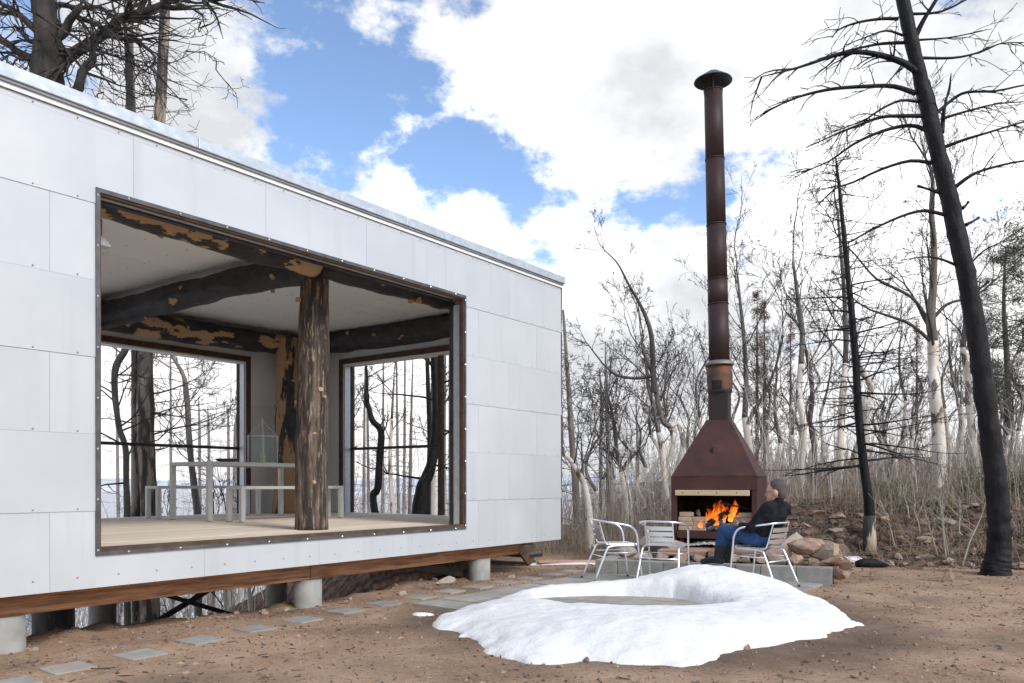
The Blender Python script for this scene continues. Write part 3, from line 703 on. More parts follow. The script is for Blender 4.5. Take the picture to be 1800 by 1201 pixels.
# ------------------------------------------------------------------ rocks and ground litter
def rock_mesh(seed):
    bm = bmesh.new(); bmesh.ops.create_icosphere(bm, subdivisions=2, radius=1)
    rg = random.Random(seed)
    planes = [(Vector((rg.gauss(0, 1), rg.gauss(0, 1), rg.gauss(0, 1))).normalized(), rg.uniform(.34, .72)) for _ in range(11)]
    for v in bm.verts:
        for n_, d in planes:
            e = v.co.dot(n_)-d
            if e > 0: v.co -= n_*e*.95
        v.co *= 1+rg.uniform(-.03, .03)
    me = bpy.data.meshes.new('rock'); bm.to_mesh(me); bm.free(); return me
ROCKS = [rock_mesh(i) for i in range(10)]
ROCKG = [m.copy() for m in ROCKS]
for m_ in ROCKS: m_.materials.append(m_sand)
for m_ in ROCKG: m_.materials.append(m_sandgrey)
def rock(x, y, sx, sy, sz, label, group=None, name='rock', z=None, grey=False, rz=None, parent=None, cat='rock'):
    o = link(name, R.choice(ROCKG if grey else ROCKS), None, parent)
    zz = tz(x, y) if z is None else z
    o.location = (x, y, zz+sz*.35); o.scale = (sx, sy, sz); o.rotation_euler = (R.uniform(-.25, .25), R.uniform(-.25, .25), R.uniform(0, 6.28) if rz is None else rz)
    if parent is None: tag(o, label, cat, group)
    return o
for _ in range(130):
    x = R.uniform(4.2, 8.8); yf = 12.1-.42*(max(x, 4.8)-4.8)+(1.0*(4.8-x) if x < 4.8 else 0); y = yf+R.uniform(.0, 2.3)
    s_ = R.uniform(.035, .13)*(1.3 if R.random() < .15 else 1)
    rock(x, y, s_*R.uniform(.9, 1.6), s_, s_*R.uniform(.4, .8), 'rough sandstone rock on the earth bank behind the clearing', 'sandstone rocks on the bank', grey=R.random() < .35)
p = G(1668, 1022); rock(p.x, p.y, .11, .09, .13, 'upright block of red sandstone beside the charred leaning tree')
p = G(1610, 1000); rock(p.x, p.y, .17, .08, .04, 'flat pale pink sandstone slab at the foot of the bank')
p = G(1313, 1141); rock(p.x, p.y, .045, .035, .035, 'brown stone half sunk in the right edge of the snow')
p = G(1030, 1163); rock(p.x, p.y, .035, .03, .03, 'small brown stone at the front edge of the snow')
p = G(1503, 1192); rock(p.x, p.y, .04, .03, .02, 'small orange stone lying alone on the bare earth')
for _ in range(44):
    t_ = R.uniform(1.0, 8.6); s_ = R.uniform(.1, .85); c = cab(t_, s_); k_ = R.uniform(.018, .05)
    rock(c.x, c.y, k_*R.uniform(1, 1.5), k_, k_*R.uniform(.6, .9), 'loose stone in the dirt under the front edge of the cabin', 'stones under the cabin edge', grey=R.random() < .5)
for px, py, k_ in ((785, 1043, .10), (712, 1060, .06), (905, 1030, .05)):
    p = G(px-5, py-14); rock(p.x, p.y, k_*1.6, k_, k_*.8, 'pale rounded stone beside the dirt heap under the cabin', 'pale stones by the cabin', grey=True)
def build_litter():
    n = 15000; rg = np.random.default_rng(5)
    x = rg.uniform(-5.5, 8.5, n); y = 3.7+(rg.random(n)**1.3)*9.5
    t_, s_ = ts(x, y); ok = (s_ < .9)
    x, y = x[ok], y[ok]; n = len(x); z = terrain(x, y)
    s = .004+.016*rg.random(n)**3
    a = rg.uniform(0, 6.28, n); el = rg.uniform(.4, 2.2, n)
    base = np.array([(1, 0, 0), (-.5, .8, 0), (-.6, -.7, 0), (.1, .1, .9), (0, 0, -.5)])
    V = np.empty((n, 5, 3)); ca, sa = np.cos(a), np.sin(a)
    bx_ = base[None, :, 0]*el[:, None]; by_ = np.broadcast_to(base[None, :, 1], bx_.shape)
    V[:, :, 0] = x[:, None]+s[:, None]*(bx_*ca[:, None]-by_*sa[:, None]); V[:, :, 1] = y[:, None]+s[:, None]*(bx_*sa[:, None]+by_*ca[:, None])
    V[:, :, 2] = z[:, None]+s[:, None]*base[None, :, 2]+.002
    fc = np.array([(0,1,3),(1,2,3),(2,0,3),(1,0,4),(2,1,4),(0,2,4)])
    for nm, sl, m_, lb in (('ground_litter', slice(0, n//2), mat('chip_orange', (.20,.11,.07), (.46,.31,.20), scale=2.5, rough=.95), 'orange brown grit and bark chips strewn over the bare earth'),
                           ('ground_litter', slice(n//2, n), mat('chip_dark', (.05,.038,.03), (.20,.16,.13), scale=2.5, rough=.95), 'dark grit and burnt crumbs strewn over the bare earth')):
        v = V[sl]; k = len(v); ff = (fc[None]+5*np.arange(k)[:, None, None]).reshape(-1, 3)
        me = bpy.data.meshes.new(nm); me.from_pydata(v.reshape(-1, 3).tolist(), [], ff.tolist())
        tag(link(nm, me, m_), lb, 'litter', kind='stuff')
build_litter()
# planks lying behind the patio
for i, (px, py, l_, a) in enumerate(((1010, 992, 1.1, .1), (1425, 931, .7, .15))):
    p = G(px, py, 0 if i == 0 else .55) if i == 0 else W(1425, 931, 12.6)
    o = MB().box((-l_/2, -.06, 0), (l_/2, .06, .03)).build('plank', mat('pink_timber%d' % i, (.46,.27,.20), (.56,.36,.27), scale=4, stretch=(.3,4,4)), bevel=.003)
    o.location = (p.x, p.y, tz(p.x, p.y)+.02); o.rotation_euler = (0, 0, a)
    tag(o, ('weathered pink plank on the ground between the cabin steps and the chairs', 'weathered pink plank lying on the stones behind the seated man')[i], 'plank')

# ------------------------------------------------------------------ hearth and outdoor fireplace
HR = math.radians(-21.8)
hearth = empty('hearth', (1.1, 10.55, 0), HR); tag(hearth, 'low hearth of concrete blocks and rough red stones under the fireplace', 'hearth')
x = 0.0
for w_ in (.30, .30, .30, .30, .30, .30, .30, .41, .41):
    MB().box((x+.003, 0, -.06), (x+w_-.003, .19, .203+R.uniform(-.003, .003))).build('block', m_block, hearth, bevel=.006); x += w_
for k_ in range(4): MB().box((-.0, .2+k_*.41, -.06), (.19, .2+(k_+1)*.41-.006, .2)).build('block', m_block, hearth, bevel=.006)
HLEN = x
MB().box((.2, .195, -.06), (HLEN+.02, 2.4, .19)).build('fill', mat('hearth_fill', (.13,.09,.065), (.24,.17,.12), scale=6, bump=.5), hearth)
def stone(x, y, z, sx, sy, sz, rz=0.0, grey=False, jit=.1, name='stone'):
    o = link(name, R.choice(ROCKG if grey else ROCKS), None, hearth); o.location = (x, y, z); o.scale = (sx, sy, sz)
    o.rotation_euler = (R.uniform(-jit, jit), R.uniform(-jit, jit), rz+R.uniform(-.3, .3)); return o
xx = .45
while xx < HLEN-.1:
    w_ = R.uniform(.16, .30); stone(xx+w_/2, .38, .235, w_*.62, .2, .085, grey=R.random() < .25); xx += w_
for (a, b, c, sx, sy, sz, g_) in ((.72, .95, .36, .42, .26, .22, True), (.25, .75, .22, .2, .18, .12, True), (1.05, .7, .24, .2, .15, .09, False), (2.28, .55, .34, .27, .22, .13, False), (2.62, .62, .37, .33, .26, .15, False),
                               (2.45, .95, .42, .34, .28, .16, True), (2.85, 1.0, .34, .25, .22, .16, True), (2.95, .42, .26, .22, .16, .1, False), (2.2, .9, .36, .2, .2, .14, False), (2.7, 1.5, .36, .3, .26, .2, False), (3.05, .75, .2, .14, .14, .1, False),
                               (3.0, 1.35, .3, .2, .2, .14, False), (2.35, 1.35, .40, .16, .16, .1, False), (.5, 1.4, .26, .25, .25, .16, False), (3.02, .18, .12, .13, .12, .12, False)):
    stone(a, b, c, sx, sy, sz, grey=g_)
for (a0, a1, b0, b1) in ((.72, 1.38, .52, 1.05), (1.39, 2.1, .50, 1.02), (.74, 1.42, 1.055, 1.6), (1.43, 2.12, 1.03, 1.7), (.8, 1.5, 1.61, 2.3), (1.51, 2.12, 1.71, 2.3)):
    zz = .325+R.uniform(-.008, .004)
    MB().box((a0, b0, .24), (a1-.008, b1-.008, zz)).build('hearth_slab', m_sand, hearth, bevel=.012)
MB().box((2.93, .48, .1), (2.99, .52, .46)).build('stake', m_timber, hearth, bevel=.004)

FRZ = math.radians(-24)
fire = empty('fireplace', (3.03, 11.6, .327), FRZ); tag(fire, 'tall rusted steel outdoor fireplace with a long chimney pipe and conical cap', 'fireplace')
hwid, dep = .59, .55
def fp(name, a, b, m=m_fire_steel, bev=.006, parent=fire): return MB().box(a, b).build(name, m, parent, bevel=bev)
fp('front_post', (-hwid, -dep, 0), (-hwid+.075, -dep+.06, .79)); fp('front_post', (hwid-.075, -dep, 0), (hwid, -dep+.06, .79))
fp('header', (-hwid-.003, -dep-.004, .79), (hwid+.003, -dep+.05, .965))
fp('side_panel', (-hwid, -dep+.061, 0), (-hwid+.012, dep, .963)); fp('side_panel', (hwid-.012, -dep+.061, 0), (hwid, dep, .963))
fp('back_panel', (-hwid+.013, dep-.012, 0), (hwid-.013, dep, .963), m_soot)
fp('soot_lining', (-hwid+.014, -dep+.10, .20), (-hwid+.02, dep-.015, .95), m_soot, 0); fp('soot_lining', (hwid-.02, -dep+.10, .20), (hwid-.014, dep-.015, .95), m_soot, 0)
fp('lintel_board', (-hwid+.06, -dep-.035, .715), (hwid-.10, -dep-.006, .792), m_timber)
for xx in (-.42, -.2, .05, .32): MB().tube([(xx, -dep-.037, .755), (xx, -dep-.034, .755)], .009, 8).build('bolt', m_soot, fire)
fp('fire_shelf', (-hwid+.08, -dep+.01, .13), (hwid-.08, dep-.02, .165)); fp('shelf_lip', (-hwid+.09, -dep-.045, .115), (hwid-.076, -dep-.005, .215))
fp('shelf_leg', (-hwid+.12, -dep+.0, 0), (-hwid+.18, -dep+.05, .114)); fp('shelf_leg', (hwid-.2, -dep+.0, 0), (hwid-.14, -dep+.05, .114))
# hood
ht, hb = .135, .966
def frustum(z0, z1, a0, b0, a1, b1):
    return MB().add([(-a0, -b0, z0), (a0, -b0, z0), (a0, b0, z0), (-a0, b0, z0), (-a1, -b1, z1), (a1, -b1, z1), (a1, b1, z1), (-a1, b1, z1)],
                    [(3,2,1,0),(4,5,6,7),(0,1,5,4),(1,2,6,5),(2,3,7,6),(3,0,4,7)])
frustum(hb, hb+.022, hwid+.004, dep+.004, hwid+.004, dep+.004).build('hood_rim', m_fire_steel, fire)
frustum(hb+.023, 1.80, hwid, dep, .17, .16).build('hood', m_fire_steel, fire, bevel=.006)
MB().box((-.05, -.40, 1.28), (-.035, -.33, 1.40)).build('handle', m_soot, fire)
frustum(1.55, 2.22, .138, .138, .138, .138).build('duct', m_pipe, fire, bevel=.008)
LEAN = -.022
def pv(z, x=0.0, y=0.0): return (x+LEAN*(z-2.2), y, z)
MB().tube([pv(2.20), pv(2.26), pv(2.45), pv(2.62)], [.172, .178, .185, .165], 22).build('collar', m_collar, fire, smooth=True)
a = np.arange(-3, 3)*.16-1.6
MB().add([(.187*math.cos(q), .187*math.sin(q), z) for z in (2.24, 2.37) for q in a], [(i, i+1, i+7, i+6) for i in range(5)]).build('draught_plate', m_soot, fire)
MB().tube([pv(2.60), pv(2.61), pv(2.665), pv(2.67)], [.205, .212, .16, .14], 22).build('collar_flange', m_collar_grey, fire, smooth=True)
zs = [2.655, 3.50, 3.86, 4.66, 5.62, 6.62]; rs = [.148, .145, .142, .138, .134, .130]
for i in range(5):
    MB().tube([pv(zs[i]+.001), pv(zs[i+1])], [rs[i], rs[i]-.002], 26).build('pipe_section', m_pipe, fire, smooth=False)
    MB().tube([pv(zs[i+1]-.012), pv(zs[i+1]+.004)], [rs[i]+.004, rs[i]+.004], 26).build('pipe_band', m_pipe, fire, smooth=False)
for p in fire.children:
    if p.name.startswith('pipe'):
        for q in p.data.polygons: q.use_smooth = len(q.vertices) == 4
for q in (.4, 1.9, 3.3, 4.9):
    MB().bar(pv(6.55, .125*math.cos(q), .125*math.sin(q)), pv(6.80, .145*math.cos(q), .145*math.sin(q)), .02, .012).build('cap_strut', m_steel_dark, fire)
k = 28; c0 = Vector(pv(6.755)); vs = []
for r_, z_ in ((.02, .165), (.08, .14), (.27, .012), (.275, .0), (.265, .0), (.08, .125), (.01, .145)): vs += [(c0.x+r_*math.cos(b), c0.y+r_*math.sin(b), c0.z+z_) for b in np.arange(k)*2*math.pi/k]
MB().add(vs, [(i*k+j, i*k+(j+1) % k, (i+1)*k+(j+1) % k, (i+1)*k+j) for i in range(6) for j in range(k)]+[tuple(range(k)), tuple(range(6*k, 7*k))[::-1]]).build('chimney_cap', mat('cap_steel', (.05,.052,.05), (.09,.09,.085), scale=6, rough=.5, metal=.5), fire, smooth=False)
# fire bricks
bl, bh, bd = .205, .066, .11
for c_ in range(4):
    for i in range(2 if c_ < 3 else 1):
        fp('brick', (-hwid+.083+i*bl*.97-(.0 if c_ % 2 else .015)+.015, -dep+.07, .217+c_*bh), (-hwid+.083+(i+1)*bl*.97-.005-(.0 if c_ % 2 else .015)+.015, -dep+.07+bd, .217+(c_+1)*bh-.003), m_brick, .006)
    fp('brick', (-hwid+.10, -dep+.19, .217+c_*bh), (-hwid+.21, -dep+.40, .217+(c_+1)*bh-.003), m_brick, .006)
    for i in range(1):
        fp('brick', (hwid-.083-bl*.85, -dep+.09, .217+c_*bh), (hwid-.083, -dep+.09+bd, .217+(c_+1)*bh-.003), m_brick, .006)
    fp('brick', (hwid-.19, -dep+.21, .217+c_*bh), (hwid-.083, -dep+.42, .217+(c_+1)*bh-.003), m_brick, .006)
# ash bed under the shelf
vs = []; n_ = 40
for i in range(14):
    for j in range(n_): vs.append((-.44+.88*j/(n_-1), -dep-.12+.6*i/13, .002+max(0, .075*math.sin(math.pi*j/(n_-1))*math.sin(math.pi*min(1, .1+i/12)))+R.uniform(0, .022)))
MB().add(vs, [(i*n_+j, i*n_+j+1, (i+1)*n_+j+1, (i+1)*n_+j) for i in range(13) for j in range(n_-1)]).build('ash_heap', m_ash, fire)
# firewood: top-level pieces lying in the fire
FM = Matrix.Translation((3.03, 11.6, .327)) @ Matrix.Rotation(FRZ, 4, 'Z')
def firelog(a, b, r, m, label, k=9):
    a, b = FM @ Vector(a), FM @ Vector(b); n = 7
    pts = [a.lerp(b, i/(n-1))+Vector((R.uniform(-.006, .006), R.uniform(-.006, .006), R.uniform(-.006, .006))) for i in range(n)]
    base = pts[0].copy()
    o = MB().tube([p-base for p in pts], [r*R.uniform(.85, 1.12) for _ in pts], k).build('firewood', m, smooth=False); o.location = base
    tag(o, label, 'firewood', 'burning firewood')
firelog((-.12, -.44, .28), (.18, -.36, .50), .05, m_char, 'thick black log leaning up in the middle of the fire')
firelog((.02, -.5, .245), (.30, -.30, .33), .030, m_logwood, 'ash covered log in the fire bed', 8); firelog((.20, -.5, .30), (.05, -.3, .25), .026, m_logwood, 'ash covered log in the fire bed')
firelog((-.12, -.42, .25), (.12, -.5, .25), .045, m_logwood, 'ash covered log in the fire bed'); firelog((.08, -.52, .35), (.30, -.5, .24), .022, m_logwood, 'ash covered log in the fire bed')
firelog((.14, -.5, .24), (.10, -.52, .38), .024, m_logwood, 'ash covered log in the fire bed'); firelog((-.2, -.3, .25), (-.24, -.42, .50), .028, m_logwood, 'ash covered log in the fire bed')
firelog((-.3, -.1, .25), (.35, -.05, .25), .06, m_char, 'ash covered log in the fire bed')
firelog((.08, -.46, .62), (.46, -.28, .52), .013, m_steel_dark, 'long dark poker lying across the fire')
def flame_material():
    m = bpy.data.materials.new('flame'); m.use_nodes = True; nt = m.node_tree; L = nt.links.new; nt.nodes.clear()
    out = nt.nodes.new('ShaderNodeOutputMaterial'); em = nt.nodes.new('ShaderNodeEmission'); tr = nt.nodes.new('ShaderNodeBsdfTransparent'); mx = nt.nodes.new('ShaderNodeMixShader')
    tc = nt.nodes.new('ShaderNodeTexCoord'); sp = nt.nodes.new('ShaderNodeSeparateXYZ'); L(tc.outputs['Generated'], sp.inputs[0])
    r = nt.nodes.new('ShaderNodeValToRGB'); e = r.color_ramp.elements; e[0].position = 0; e[0].color = (1, .42, .07, 1); e[1].position = 1; e[1].color = (.55, .045, .004, 1)
    q = e.new(.45); q.color = (.95, .17, .012, 1); L(sp.outputs['Z'], r.inputs['Fac']); L(r.outputs[0], em.inputs['Color']); em.inputs['Strength'].default_value = 1.0
    n = nt.nodes.new('ShaderNodeTexNoise'); n.inputs['Scale'].default_value = 13; n.inputs['Detail'].default_value = 4; mp = nt.nodes.new('ShaderNodeMapping'); mp.inputs['Scale'].default_value = (1.6, 1.6, .5)
    L(tc.outputs['Object'], mp.inputs[0]); L(mp.outputs[0], n.inputs['Vector'])
    ad = nt.nodes.new('ShaderNodeMath'); ad.operation = 'MULTIPLY_ADD'; L(sp.outputs['Z'], ad.inputs[0]); ad.inputs[1].default_value = -.42; L(n.outputs['Fac'], ad.inputs[2])
    r2 = nt.nodes.new('ShaderNodeValToRGB'); e = r2.color_ramp.elements; e[0].position = .14; e[0].color = (0, 0, 0, 1); e[1].position = .5; e[1].color = (.75, .75, .75, 1); L(ad.outputs[0], r2.inputs['Fac'])
    L(r2.outputs[0], mx.inputs[0]); L(tr.outputs[0], mx.inputs[1]); L(em.outputs[0], mx.inputs[2]); L(mx.outputs[0], out.inputs[0])
    return m
m_flame = flame_material()
fl = empty('fire_flames', FM @ Vector((0, -.4, .24)), FRZ); tag(fl, 'orange flames rising from the logs in the fireplace', 'fire')
for (x0, y0, z0, h_, r_, lx, sd) in ((0, .0, .06, .34, .055, .03, 1), (.08, .03, .08, .30, .045, .10, 2), (.2, .05, .12, .30, .05, .08, 3), (-.08, .04, .05, .30, .06, -.02, 4),
                                    (-.20, -.06, .0, .24, .04, .05, 5), (-.25, -.02, .0, .16, .05, -.02, 6), (.02, -.06, .02, .14, .035, .02, 7), (.28, .0, .12, .16, .03, .05, 8), (.06, .07, .1, .36, .055, .02, 9), (.24, .08, .2, .24, .04, .04, 11), (-.04, .06, .1, .30, .04, .05, 12), (-.15, .02, .0, .2, .05, .02, 10)):
    n_ = 14; rg = random.Random(sd)
    ph = rg.uniform(0, 6)
    pts = [(x0+lx*i/n_+.025*math.sin(ph+i*.8)*i/n_, y0+.012*math.sin(ph*2+i*.9), z0+h_*i/(n_-1)) for i in range(n_)]
    rad = [max(.002, r_*(math.sin(math.pi*min(1, .22+.78*i/(n_-1)))**1.1)*(1+.22*math.sin(i*1.7+ph))) for i in range(n_)]
    MB().tube(pts, rad, 9).build('flame', m_flame, fl, smooth=True)

# ------------------------------------------------------------------ bistro chairs
def make_chair(loc, facing, label):
    rz = math.atan2(facing[1], facing[0])-math.pi/2
    o = empty('bistro_chair', loc, rz); tag(o, label, 'chair', 'aluminium bistro chairs round the hearth')
    r = .0125
    half = [(.245, .25, .0), (.245, .20, .42), (.25, .175, .58), (.262, .10, .665), (.268, -.05, .70), (.245, -.19, .722), (.15, -.285, .738), (0, -.315, .742)]
    loop = half + [(-x, y, z) for x, y, z in half[:-1]][::-1]
    MB().tube(spline(loop, 6), r, 10).build('arm_frame', m_alu, o, smooth=True)
    for s in (-1, 1):
        MB().tube(spline([(s*.165, -.275, .735), (s*.165, -.235, .60), (s*.165, -.20, .485), (s*.168, -.165, .445), (s*.18, -.05, .438), (s*.20, .2, .438)], 5), .0095, 8).build('back_support', m_alu, o, smooth=True)
        MB().tube(spline([(s*.21, .19, .432), (s*.212, -.05, .432), (s*.215, -.15, .42), (s*.222, -.20, .37), (s*.25, -.36, .0)], 5), r, 10).build('rear_leg', m_alu, o, smooth=True)
        MB().tube([(s*.2, -.19, .345), (s*.24, .20, .345)], .008, 8).build('side_stretcher', m_alu, o, smooth=True)
        for (fx, fy) in ((.245, .25), (.25, -.36)): MB().tube([(s*fx, fy, -.001), (s*fx, fy, .02)], .0145, 10).build('foot_cap', m_black, o)
    MB().tube([(-.235, -.245, .30), (.235, -.245, .30)], .008, 8).build('stretcher', m_alu, o, smooth=True)
    MB().tube([(-.243, .215, .33), (.243, .215, .33)], .008, 8).build('stretcher', m_alu, o, smooth=True)
    for zc in (.525, .592, .659):                       # curved back slats
        vs = []; n_ = 9
        for i in range(n_):
            u = -1+2*i/(n_-1); y_ = -.205-(zc-.48)*.33-.018*(1-u*u)
            for (dz, dy) in ((-.025, 0), (.025, -.014), (.025, -.0175), (-.025, -.0035)): vs.append((u*.165, y_+dy, zc+dz))
        fs = [(i*4+j, i*4+(j+1) % 4, (i+1)*4+(j+1) % 4, (i+1)*4+j) for i in range(n_-1) for j in range(4)]+[(3,2,1,0), tuple(range(4*n_-4, 4*n_))]
        MB().add(vs, fs).build('back_slat', m_alu, o)
    for i in range(7):                                   # seat slats
        y0 = -.165+i*.056
        MB().box((-.205+.002*i*0, y0, .446), (.205, y0+.051, .454)).build('seat_slat', m_alu, o, bevel=.003)
    return o
CZ = .024
make_chair((1.29, 9.9, CZ), (1.0, .22), 'empty bistro chair at the outer end of the hearth, seen side on')
make_chair((1.84, 9.62, CZ), (.42, .9), 'empty bistro chair facing the fire with its back to the snow')
CH = Vector((2.89, 9.30, CZ)); CF = Vector((-.66, .75, 0)).normalized()
make_chair(CH, CF, 'bistro chair that the man in the black fleece sits in')

# ------------------------------------------------------------------ the seated man
m_skin = mat('skin', (.52,.27,.19), (.58,.32,.23), scale=14, rough=.5)
m_hair = mat('cropped_hair', (.055,.045,.04), (.11,.092,.082), scale=60, rough=.9, bump=.3)
m_fleece = mat('black_fleece', (.007,.008,.010), (.020,.021,.026), scale=12, rough=.95, bump=1.5, bscale=13, spec=.2)
m_jeans = mat('blue_jeans', (.014,.045,.14), (.03,.085,.22), scale=14, rough=.9, bump=1.5, bscale=14)
m_boot = mat('dark_boots', (.014,.015,.018), (.03,.03,.034), scale=8, rough=.7)
m_mug = mat('steel_mug', (.20,.19,.20), rough=.35, metal=.7)
man = empty('person', (CH.x, CH.y, CZ), 0); tag(man, 'seated man in black fleece and blue jeans holding a mug before the fire', 'person')
CL = Vector((-CF.y, CF.x, 0))
def B(f, l, u): p = CH+CF*f+CL*l; return Vector((p.x, p.y, CZ+u))
def blob(name, chains, m, voxel=.012, smooth=6, parent=man, balls=()):
    """tapered limbs and ellipsoids fused into one continuous surface"""
    mb = MB()
    for ch in chains:
        pts = [Vector(p) for p, r in ch]; rad = [r for p, r in ch]
        d0 = (pts[0]-pts[1]).normalized(); d1 = (pts[-1]-pts[-2]).normalized()
        P = []; Q = []
        for a in (1.0, .92, .7, .38): P.append(pts[0]+d0*rad[0]*a); Q.append(rad[0]*math.sqrt(max(.0004, 1-a*a)))
        n_ = 5
        for i in range(len(pts)-1):
            for j in range(n_): P.append(pts[i].lerp(pts[i+1], j/n_)); Q.append(rad[i]+(rad[i+1]-rad[i])*j/n_)
        P.append(pts[-1]); Q.append(rad[-1])
        for a in (.38, .7, .92, 1.0): P.append(pts[-1]+d1*rad[-1]*a); Q.append(rad[-1]*math.sqrt(max(.0004, 1-a*a)))
        mb.tube(P, Q, 14)
    balls = [(c, tuple(a_*1.09 for a_ in ax)) for c, ax in balls]
    for c, ax in balls:                                   # ellipsoid: centre, three axis vectors
        vs = []; n_, k_ = 10, 16
        for i in range(n_+1):
            th = math.pi*i/n_
            for j in range(k_):
                ph = 2*math.pi*j/k_; v = Vector(c)+ax[0]*(math.sin(th)*math.cos(ph))+ax[1]*(math.sin(th)*math.sin(ph))+ax[2]*math.cos(th); vs.append(tuple(v))
        mb.add(vs, [(i*k_+j, (i+1)*k_+j, (i+1)*k_+(j+1) % k_, i*k_+(j+1) % k_) for i in range(n_) for j in range(k_)])
    o = mb.build(name, m, None, smooth=True)
    o.parent = parent; o.matrix_parent_inverse = Matrix.Translation((-CH.x, -CH.y, -CZ))
    rm = o.modifiers.new('fuse', 'REMESH'); rm.mode = 'VOXEL'; rm.voxel_size = voxel; rm.use_smooth_shade = True
    sm = o.modifiers.new('soften', 'SMOOTH'); sm.factor = .5; sm.iterations = smooth
    return o
hip = B(-.06, 0, .56); waist = B(-.12, 0, .68); chest = B(-.215, 0, .855); neck = B(-.245, .0, .985); head = B(-.215, .01, 1.09)
shL, shR = B(-.21, .175, .905), B(-.22, -.175, .905)
elL, elR = B(-.04, .25, .675), B(-.06, -.25, .68); haL, haR = B(.225, .085, .70), B(.225, -.05, .69)
hpL, hpR = B(-.03, .10, .555), B(-.03, -.10, .555)
knL, knR = B(.40, .13, .635), B(.41, -.12, .60); anL, anR = B(.50, .10, .30), B(.52, -.10, .30); toL, toR = B(.70, .12, .235), B(.72, -.11, .235)
# body under the clothes
face = CF.copy(); face = (Quaternion((0, 0, 1), math.radians(18)) @ face); side = Vector((-face.y, face.x, 0)); up = Vector((0, 0, 1))
fz = (face*.985-up*.12).normalized(); up2 = (up*.985+face*.12).normalized()
hd = lambda f, l, u: head+(fz*f+side*l+up2*u)*1.09
balls = [(hd(-.012, 0, .022), (fz*.098, side*.076, up2*.105)), (hd(.03, 0, -.045), (fz*.066, side*.058, up2*.075)), (hd(.055, 0, -.085), (fz*.036, side*.036, up2*.03)),
         (hd(.096, 0, -.015), (fz*.026, side*.014, up2*.020)), (hd(.088, 0, .005), (fz*.014, side*.010, up2*.03)), (hd(.075, 0, .032), (fz*.02, side*.055, up2*.012)),
         (hd(.082, 0, -.055), (fz*.018, side*.025, up2*.008)), (hd(-.01, .078, -.01), (fz*.022, side*.010, up2*.034)), (hd(-.01, -.078, -.01), (fz*.022, side*.010, up2*.034)),
         (hd(.082, .030, .012), (fz*.008, side*.012, up2*.006)), (hd(.082, -.030, .012), (fz*.008, side*.012, up2*.006))]
blob('body', [[(neck-up*.06, .055), (head-fz*.03-up*.06, .052), (head-fz*.02, .05)], [(hip, .11), (waist, .10), (chest, .105), (neck-up*.06, .05)],
              [(chest, .06), (shL, .05), (elL, .036), (haL-CF*.06, .026)], [(chest, .06), (shR, .05), (elR, .036), (haR-CF*.06, .026)],
              [(hip, .08), (hpL, .07), (knL, .05), (anL, .036)], [(hip, .08), (hpR, .07), (knR, .05), (anR, .036)]], m_skin, voxel=.0075, smooth=3, balls=balls)
blob('hair', [], m_hair, voxel=.007, smooth=3, balls=[(hd(-.026, 0, .043), (fz*.093, side*.080, up2*.098)), (hd(-.056, 0, -.01), (fz*.058, side*.074, up2*.082))])
MB().tube([tuple(hd(.092, .045, .010)), tuple(hd(.092, .012, .010))], .003, 5)
gl = MB()
for s in (-1, 1):
    gl.tube([tuple(hd(.104+.004*math.cos(a), s*(.032+.022*math.cos(a)), .010+.016*math.sin(a))) for a in np.linspace(0, 6.28, 14)], .0022, 5)
    gl.tube([tuple(hd(.10, s*.054, .014)), tuple(hd(-.01, s*.080, .012))], .002, 5)
g_ = gl.build('glasses', m_steel_grey, None); g_.parent = man; g_.matrix_parent_inverse = Matrix.Translation((-CH.x, -CH.y, -CZ))
blob('fleece', [[(B(-.03, 0, .575), .115), (waist, .124), (B(-.165, 0, .77), .132), (chest, .128), (B(-.24, 0, .935), .085)],
                [(B(-.03, .06, .575), .10), (B(-.165, .08, .78), .115), (B(-.195, .1, .885), .095)], [(B(-.03, -.06, .575), .10), (B(-.165, -.08, .78), .115), (B(-.195, -.1, .885), .095)],
                [(B(-.20, .06, .92), .075), (shL, .082), (shL.lerp(elL, .5), .066), (elL, .058), (elL.lerp(haL, .45), .052), (elL.lerp(haL, .78), .042)],
                [(B(-.20, -.06, .92), .075), (shR, .082), (shR.lerp(elR, .5), .066), (elR, .058), (elR.lerp(haR, .45), .052), (elR.lerp(haR, .78), .042)],
                [(B(-.24, 0, .935), .076), (B(-.238, 0, 1.0), .066)]], m_fleece, voxel=.012, smooth=5)
blob('jeans', [[(B(-.07, 0, .565), .112), (hpL, .10), (hpL.lerp(knL, .6), .088), (knL, .072), (knL.lerp(anL, .45), .066), (knL.lerp(anL, .62), .060)],
               [(B(-.07, 0, .565), .112), (hpR, .10), (hpR.lerp(knR, .6), .088), (knR, .072), (knR.lerp(anR, .45), .066), (knR.lerp(anR, .62), .060)]], m_jeans, voxel=.012, smooth=4)
for kn_, an_, to_ in ((knL, anL, toL), (knR, anR, toR)):
    blob('boot', [[(kn_.lerp(an_, .48), .064), (kn_.lerp(an_, .75), .058), (an_, .052), (an_-up*.03+CF*.02, .052)], [(an_-up*.04-CF*.05, .042), (an_-up*.035+CF*.08, .046), (to_, .036)]], m_boot, voxel=.01, smooth=3)
